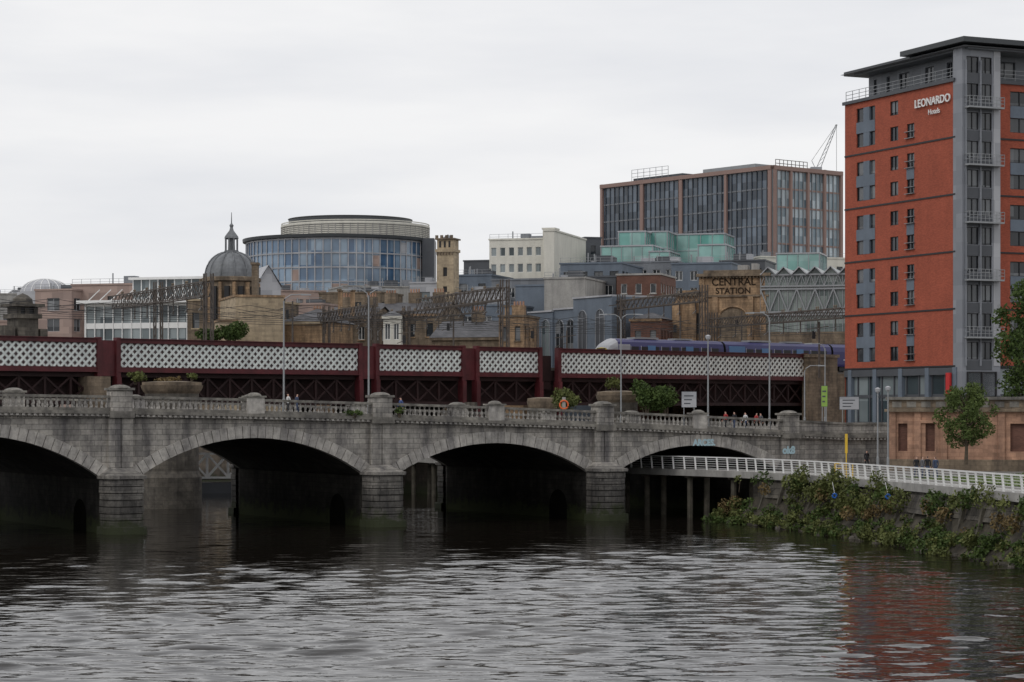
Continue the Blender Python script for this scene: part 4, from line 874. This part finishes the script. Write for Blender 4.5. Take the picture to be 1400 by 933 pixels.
for z in (zz(372),zz(388),zz(392),zz(424),zz(428)): o.box('truss_chords',M_steel,0,L,-.35,-.1,z-.12,z+.12)
n_=12
for k in range(n_):
    xa=L*k/n_; xb=L*(k+1)/n_
    if k%2: o.beam('truss_webs',M_steel,(xa,-.25,zz(424)),(xb,-.25,zz(392)),.18)
    else: o.beam('truss_webs',M_steel,(xb,-.25,zz(424)),(xa,-.25,zz(392)),.18)
    o.box('mullions',M_steel,xa-.06,xa+.06,-.12,-.02,zz(470),zz(372)); o.box('mullions',M_steel,(xa+xb)/2-.04,(xa+xb)/2+.04,-.08,-.02,zz(470),zz(372))
    o.beam('truss_webs',M_steel,(xa,-.22,zz(388)),((xa+xb)/2,-.22,zz(372)),.10); o.beam('truss_webs',M_steel,(xb,-.22,zz(388)),((xa+xb)/2,-.22,zz(372)),.10)
o.box('base',M_dsand,0,L,-.6,.1,7.5,zz(452)); o.done()
# ------------------------------------------------------------------ trees
def tree(name,x,y,z,h,cr,seed,n=5000,size=.17,m=None,trunk=.16,low=.3,gap=-.22):
    o=Ob(name,x,y,z); r=random.Random(seed); th=h*.62
    o.tube('trunk',M_bark,[(0,0,-.2),(.03,0,h*.2),(-.05,.04,h*.4),(.05,0,th),(0,0,h*.85)],[trunk*1.3,trunk,trunk*.8,trunk*.5,trunk*.15],9)
    bl=[(0,0,h*.6,cr*.5,cr*.5,h*.2)]
    for k in range(24):
        t=low+(.94-low)*(k+.5)/24+r.uniform(-.03,.03); ang=k*2.4+r.uniform(-.3,.3); u=(t-low)/(1-low); env=(math.sin(math.pi*min(1,u*.86+.12))**.7); d=cr*env*r.uniform(.45,.85)
        e=Vector((math.cos(ang)*d,math.sin(ang)*d,h*t)); b0=Vector((0,0,h*max(.18,t-.22)))
        mid=b0.lerp(e,.5)+Vector((0,0,h*.02)); o.tube('limbs',M_bark,[b0,mid,e],[trunk*.4,trunk*.25,trunk*.08],5)
        s=cr*r.uniform(.26,.42); bl.append((e.x,e.y,e.z,s,s,s*.85))
    leaves(o,'crown',m or M_leaf,bl,n,size,seed,gap); o.done()
tree('young_tree',X(1321,186),186,Z(632,186),6.5,2.3,4,9000,.14,M_leafy,.13,.28)
tree('street_tree',X(1410,200),200,6.3,15.2,3.6,8,11000,.2,M_leaf,.22,.25)
o=Ob('bank_vegetation'); r=random.Random(5); bl=[];bl2=[];bl3=[]
for i in range(i0-2,len(dens)):
    if dens[i].y<100: break
    dn=.5+.5*noise.noise(Vector((i*.22,3,0)))*2
    for k in range(5):
        d=r.uniform(.6,3.0); hgt=max(.15,2.9-d*.85)*r.uniform(.2,1.15)*(.6+.6*dn); p=dens[i]-nrm(i)*d; s=r.uniform(.35,.8)
        (bl if r.random()<.4 else bl2).append((p.x,p.y,hgt*.85,s,s,s*.75))
    if r.random()<.35+.5*dn:
        p=dens[i]-nrm(i)*.9; s=r.uniform(.5,1.0); (bl if r.random()<.3 else bl2).append((p.x,p.y,r.uniform(2.8,4.0),s,s,s))
    if r.random()<.3:
        p=dens[i]-nrm(i)*r.uniform(.6,1.6); s=.6; bl3.append((p.x,p.y,r.uniform(1,3),s,s,s))
    if 166<dens[i].y<186:
        for k in range(2): p=dens[i]-nrm(i)*r.uniform(.3,1.2); s=r.uniform(.6,.9); bl2.append((p.x,p.y,r.uniform(2.2,4.4),s,s,s))
leaves(o,'green_foliage',M_leaf,bl,22000,.15,21,-.25); leaves(o,'olive_foliage',M_leaf2,bl2,36000,.15,22,-.25); leaves(o,'dry_foliage',M_leaf3,bl3,4000,.13,23)
for q in bl[::2]+bl2[::2]: o.tube('stems',M_bark,[(q[0],q[1],q[2]-1),(q[0]+.1,q[1],q[2])],.03,4)
o.done()
# ------------------------------------------------------------------ lamps, signs
def lamp(px,Y,zb_,pyt,arm=1,nm='street_lamp',r_=.08):
    o=Ob(nm,X(px,Y),Y,zb_); h=Z(pyt,Y)-zb_
    o.tube('column',M_steel,[(0,0,0),(0,0,1.2),(0,0,1.25),(0,0,h-.5)],[r_*1.6,r_*1.5,r_,r_*.7],8)
    if arm==0: o.lathe('lantern',M_lgrey,0,0,[(.06,h-.5),(.2,h-.35),(.24,h-.15),(.25,h-.1),(.05,h),(.01,h)],10)
    for sg in ((1,-1) if arm==2 else (arm,) if arm else ()):
        L=1.5
        o.tube('arm',M_steel,[(0,0,h-.8),(sg*.15,0,h-.3),(sg*.6,0,h-.02),(sg*L,0,h)],.05,6)
        o.hexa('lamp_head',M_steel,[(sg*(L-.1),-.14,h-.08),(sg*(L+.7),-.1,h-.06),(sg*(L+.7),.1,h-.06),(sg*(L-.1),.14,h-.08),(sg*(L-.1),-.12,h+.07),(sg*(L+.7),-.08,h+.02),(sg*(L+.7),.08,h+.02),(sg*(L-.1),.12,h+.07)])
    o.done()
for px,py,arm in ((388,403,1),(504,396,2),(849,430,2),(968,458,0),(1052,428,-1)):
    q=bs(px,1.2 if px!=849 else 24); p=B(q,1.2 if px!=849 else 24); lamp(px,p.y,T(q)-1.15,py,arm)
lamp(1200,198,4.2,530,0); lamp(1214,196,4.2,528,0); lamp(1100,240,7.5,500,1); lamp(1128,245,7.5,470,-1)
def sign(name,px,py0,py1,w_,Y,zb_,m,pole=M_steel):
    o=Ob(name,X(px,Y),Y,0); za,zc_=Z(py1,Y),Z(py0,Y)
    for d in (-w_*.35,w_*.35): o.tube('posts',pole,[(d,0,zb_),(d,0,zc_-.1)],.04,6)
    o.box('panel',m,-w_/2,w_/2,-.06,-.04,za,zc_); o.box('border',M_greyd,-w_/2-.03,w_/2+.03,-.035,-.02,za-.03,zc_+.03)
    for k in range(3): o.box('lettering',M_greyd,-w_*.35,w_*(.1+.1*k),-.066,-.061,za+(zc_-za)*(.2+.25*k),za+(zc_-za)*(.28+.25*k))
    o.done()
p=B(bs(942,2),2); sign('direction_sign',942,536,557,1.3,p.y,T(bs(942))-1.15,M_lgrey)
sign('information_board',1161,543,560,1.8,216,7.5,M_lgrey); sign('street_sign',1127,528,556,.6,232,7.5,mat('green_sign',(.25,.4,.08),.5,.1,1))
o=Ob('lifebuoy_stand',*B(bs(771,.9),.9,T(bs(771))-1.15)); o.tube('post',M_yel,[(0,0,0),(0,0,1.9)],.05,6)
o.tube('ring',M_orange,[(.36*math.cos(t*math.pi/10),-.1,1.55+.36*math.sin(t*math.pi/10)) for t in range(21)],.07,8); o.box('back_board',M_conc,-.15,.15,-.06,-.03,1.3,2.2); o.done()
o=Ob('yellow_marker_post',X(1157,178),178,4.22); o.box('panel',M_yel,-.1,.1,-.03,.03,1.9,3.4); o.tube('post',M_yel,[(0,0,0),(0,0,1.9)],.05,6); o.done()
o=Ob('yellow_barrier',X(1140,177.5),177.2,4.24,math.radians(-50))
for x in (0,.9,1.8): o.box('uprights',M_yel,x,x+.07,0,.07,0,1.1)
for z in (.3,.7,1.05): o.box('bars',M_yel,0,1.87,.08,.13,z,z+.07)
o.done()
for px,py,Y in ((1137,677,176),(1209,678,166)):
    o=Ob('blue_buoy',X(px,Y),Y-1.6,Z(py,Y)); o.tube('ring',M_sblue,[(.15*math.cos(t*math.pi/8),0,.15*math.sin(t*math.pi/8)) for t in range(17)],.07,8); o.tube('rope',M_white,[(0,0,.2),(0,1.2,1.0)],.015,4); o.done()
p0=Vector((X(255,262),262,0)); o=Ob('pontoon_gangway',p0.x,p0.y,0,math.radians(12)); L=7.2
for z in (1.75,4.5): 
    for y in (0,1.6): o.box('chords',M_white,0,L,y-.09,y+.09,z-.1,z+.1)
n_=3
for k in range(n_):
    xa,xb=L*k/n_,L*(k+1)/n_
    for y in (0,1.6): o.beam('bracing',M_white,(xa,y,1.8),(xb,y,4.45),.16); o.beam('bracing',M_white,(xb,y+.02,1.8),(xa,y+.02,4.45),.16); o.beam('bracing',M_white,(xb,y,1.8),(xb,y,4.45),.16)
o.box('floor',M_timb,0,L,0,1.6,1.5,1.64); o.box('pontoon',M_greyd,-1,L+3,-1,3,-.3,1.2); o.done()
o=Ob('quay_railing')
qa=Vector((-9,259.7,0)); qb=Vector((-45,299.7,0))
for k in range(30):
    a_=qa.lerp(qb,k/30);b_=qa.lerp(qb,(k+1)/30); o.beam('posts',M_white,(a_.x,a_.y,7.48),(a_.x,a_.y,8.5),.08)
    for z in (7.8,8.15,8.5): o.beam('rails',M_white,(a_.x,a_.y,z),(b_.x,b_.y,z),.05)
o.done()
# ------------------------------------------------------------------ people
def person(x,y,z,face,shirt,trouser,seed,step=.0,h=1.74):
    k=h/1.74
    me=bpy.data.meshes.new('body'); V=[];E=[];rad=[]
    def add(p,rr,par=None):
        V.append(tuple(c*k for c in p)); rad.append(rr*k); i=len(V)-1
        if par is not None: E.append((par,i))
        return i
    pel=add((0,0,.93),.135); ab=add((0,.0,1.1),.12,pel); ch=add((0,.0,1.32),.15,ab); nk=add((0,.0,1.48),.055,ch); hd=add((0,-.02,1.58),.085,nk); ht=add((0,-.01,1.67),.085,hd); add((0,-.10,1.59),.012,hd)
    for sg in (-1,1):
        st=step*sg
        hp=add((sg*.10,0,.88),.095,pel); kn=add((sg*.11,-st*.5-.02,.49),.06,hp); an=add((sg*.11,-st+.02+max(0,-st)*-.1,.09),.042,kn); add((sg*.12,-st-.15,.04),.035,an)
        sh=add((sg*.185,0,1.40),.062,ch); el=add((sg*.235,.03+st*.35,1.12),.045,sh); wr=add((sg*.25,-.06+st*.6,.89),.03,el); pm=add((sg*.25,-.075+st*.65,.82),.036,wr)
        for f in range(4): a=add((sg*.25,-.105+st*.65+f*.02,.76),.009,pm); add((sg*.243,-.11+st*.65+f*.02,.72+.006*abs(f-1)),.008,a)
        a=add((sg*.235,-.12+st*.65,.80),.010,pm); add((sg*.228,-.135+st*.65,.765),.009,a)
    me.from_pydata(V,E,[]); ob=bpy.data.objects.new('body_tmp',me); scene.collection.objects.link(ob)
    ob.modifiers.new('s','SKIN'); sv=me.skin_vertices[0].data
    for i,q in enumerate(rad): sv[i].radius=(q,q*(.75 if i in(1,2) else 1))
    sv[0].use_root=True; ob.modifiers.new('u','SUBSURF').levels=1
    dg=bpy.context.evaluated_depsgraph_get(); m2=bpy.data.meshes.new_from_object(ob.evaluated_get(dg)); bpy.data.objects.remove(ob)
    m2.materials.clear()
    for mm in (trouser,shirt,M_skin,M_hair,M_black): m2.materials.append(mm)
    for pl in m2.polygons:
        c=pl.center/k; i=0
        if c.z<.085: i=4
        elif abs(c.x)>.2 and c.z<.88: i=2
        elif c.z>1.47: i=3 if (c.z>1.63 or (c.y>.02 and c.z>1.5)) else 2
        elif c.z>.92 : i=1
        pl.material_index=i; pl.use_smooth=True
    e=bpy.data.objects.new('person',None); scene.collection.objects.link(e); e.location=(x,y,z); e.rotation_euler=(0,0,face)
    b_=bpy.data.objects.new('figure',m2); scene.collection.objects.link(b_); b_.parent=e
cl=[mat('cloth_black',(.02,.02,.025)),mat('cloth_white',(.6,.6,.6)),mat('cloth_blue',(.06,.10,.25)),mat('cloth_red',(.35,.04,.04)),mat('cloth_grey',(.12,.12,.13)),mat('denim',(.05,.07,.13))]
person(X(1185,203),203,4.21,.3,cl[0],cl[0],1,.12)
for px,Y,c in ((1253,176,0),(1261,175,4),(1268,176.5,0),(1279,174,5)): person(X(px,Y),Y,4.24,R.uniform(0,6),cl[c],cl[5],px,.1)
for px,c in ((394,1),(406,5),(548,2),(992,3),(1004,0),(1019,1),(1034,3),(1040,4)):
    q=bs(px,2.2); p=B(q,2.2); person(p.x,p.y,T(q)-1.15,R.choice([1.5,-1.5])+TA,cl[c],cl[R.choice([0,5])],px,.2)
print('done objects',len(bpy.data.objects))
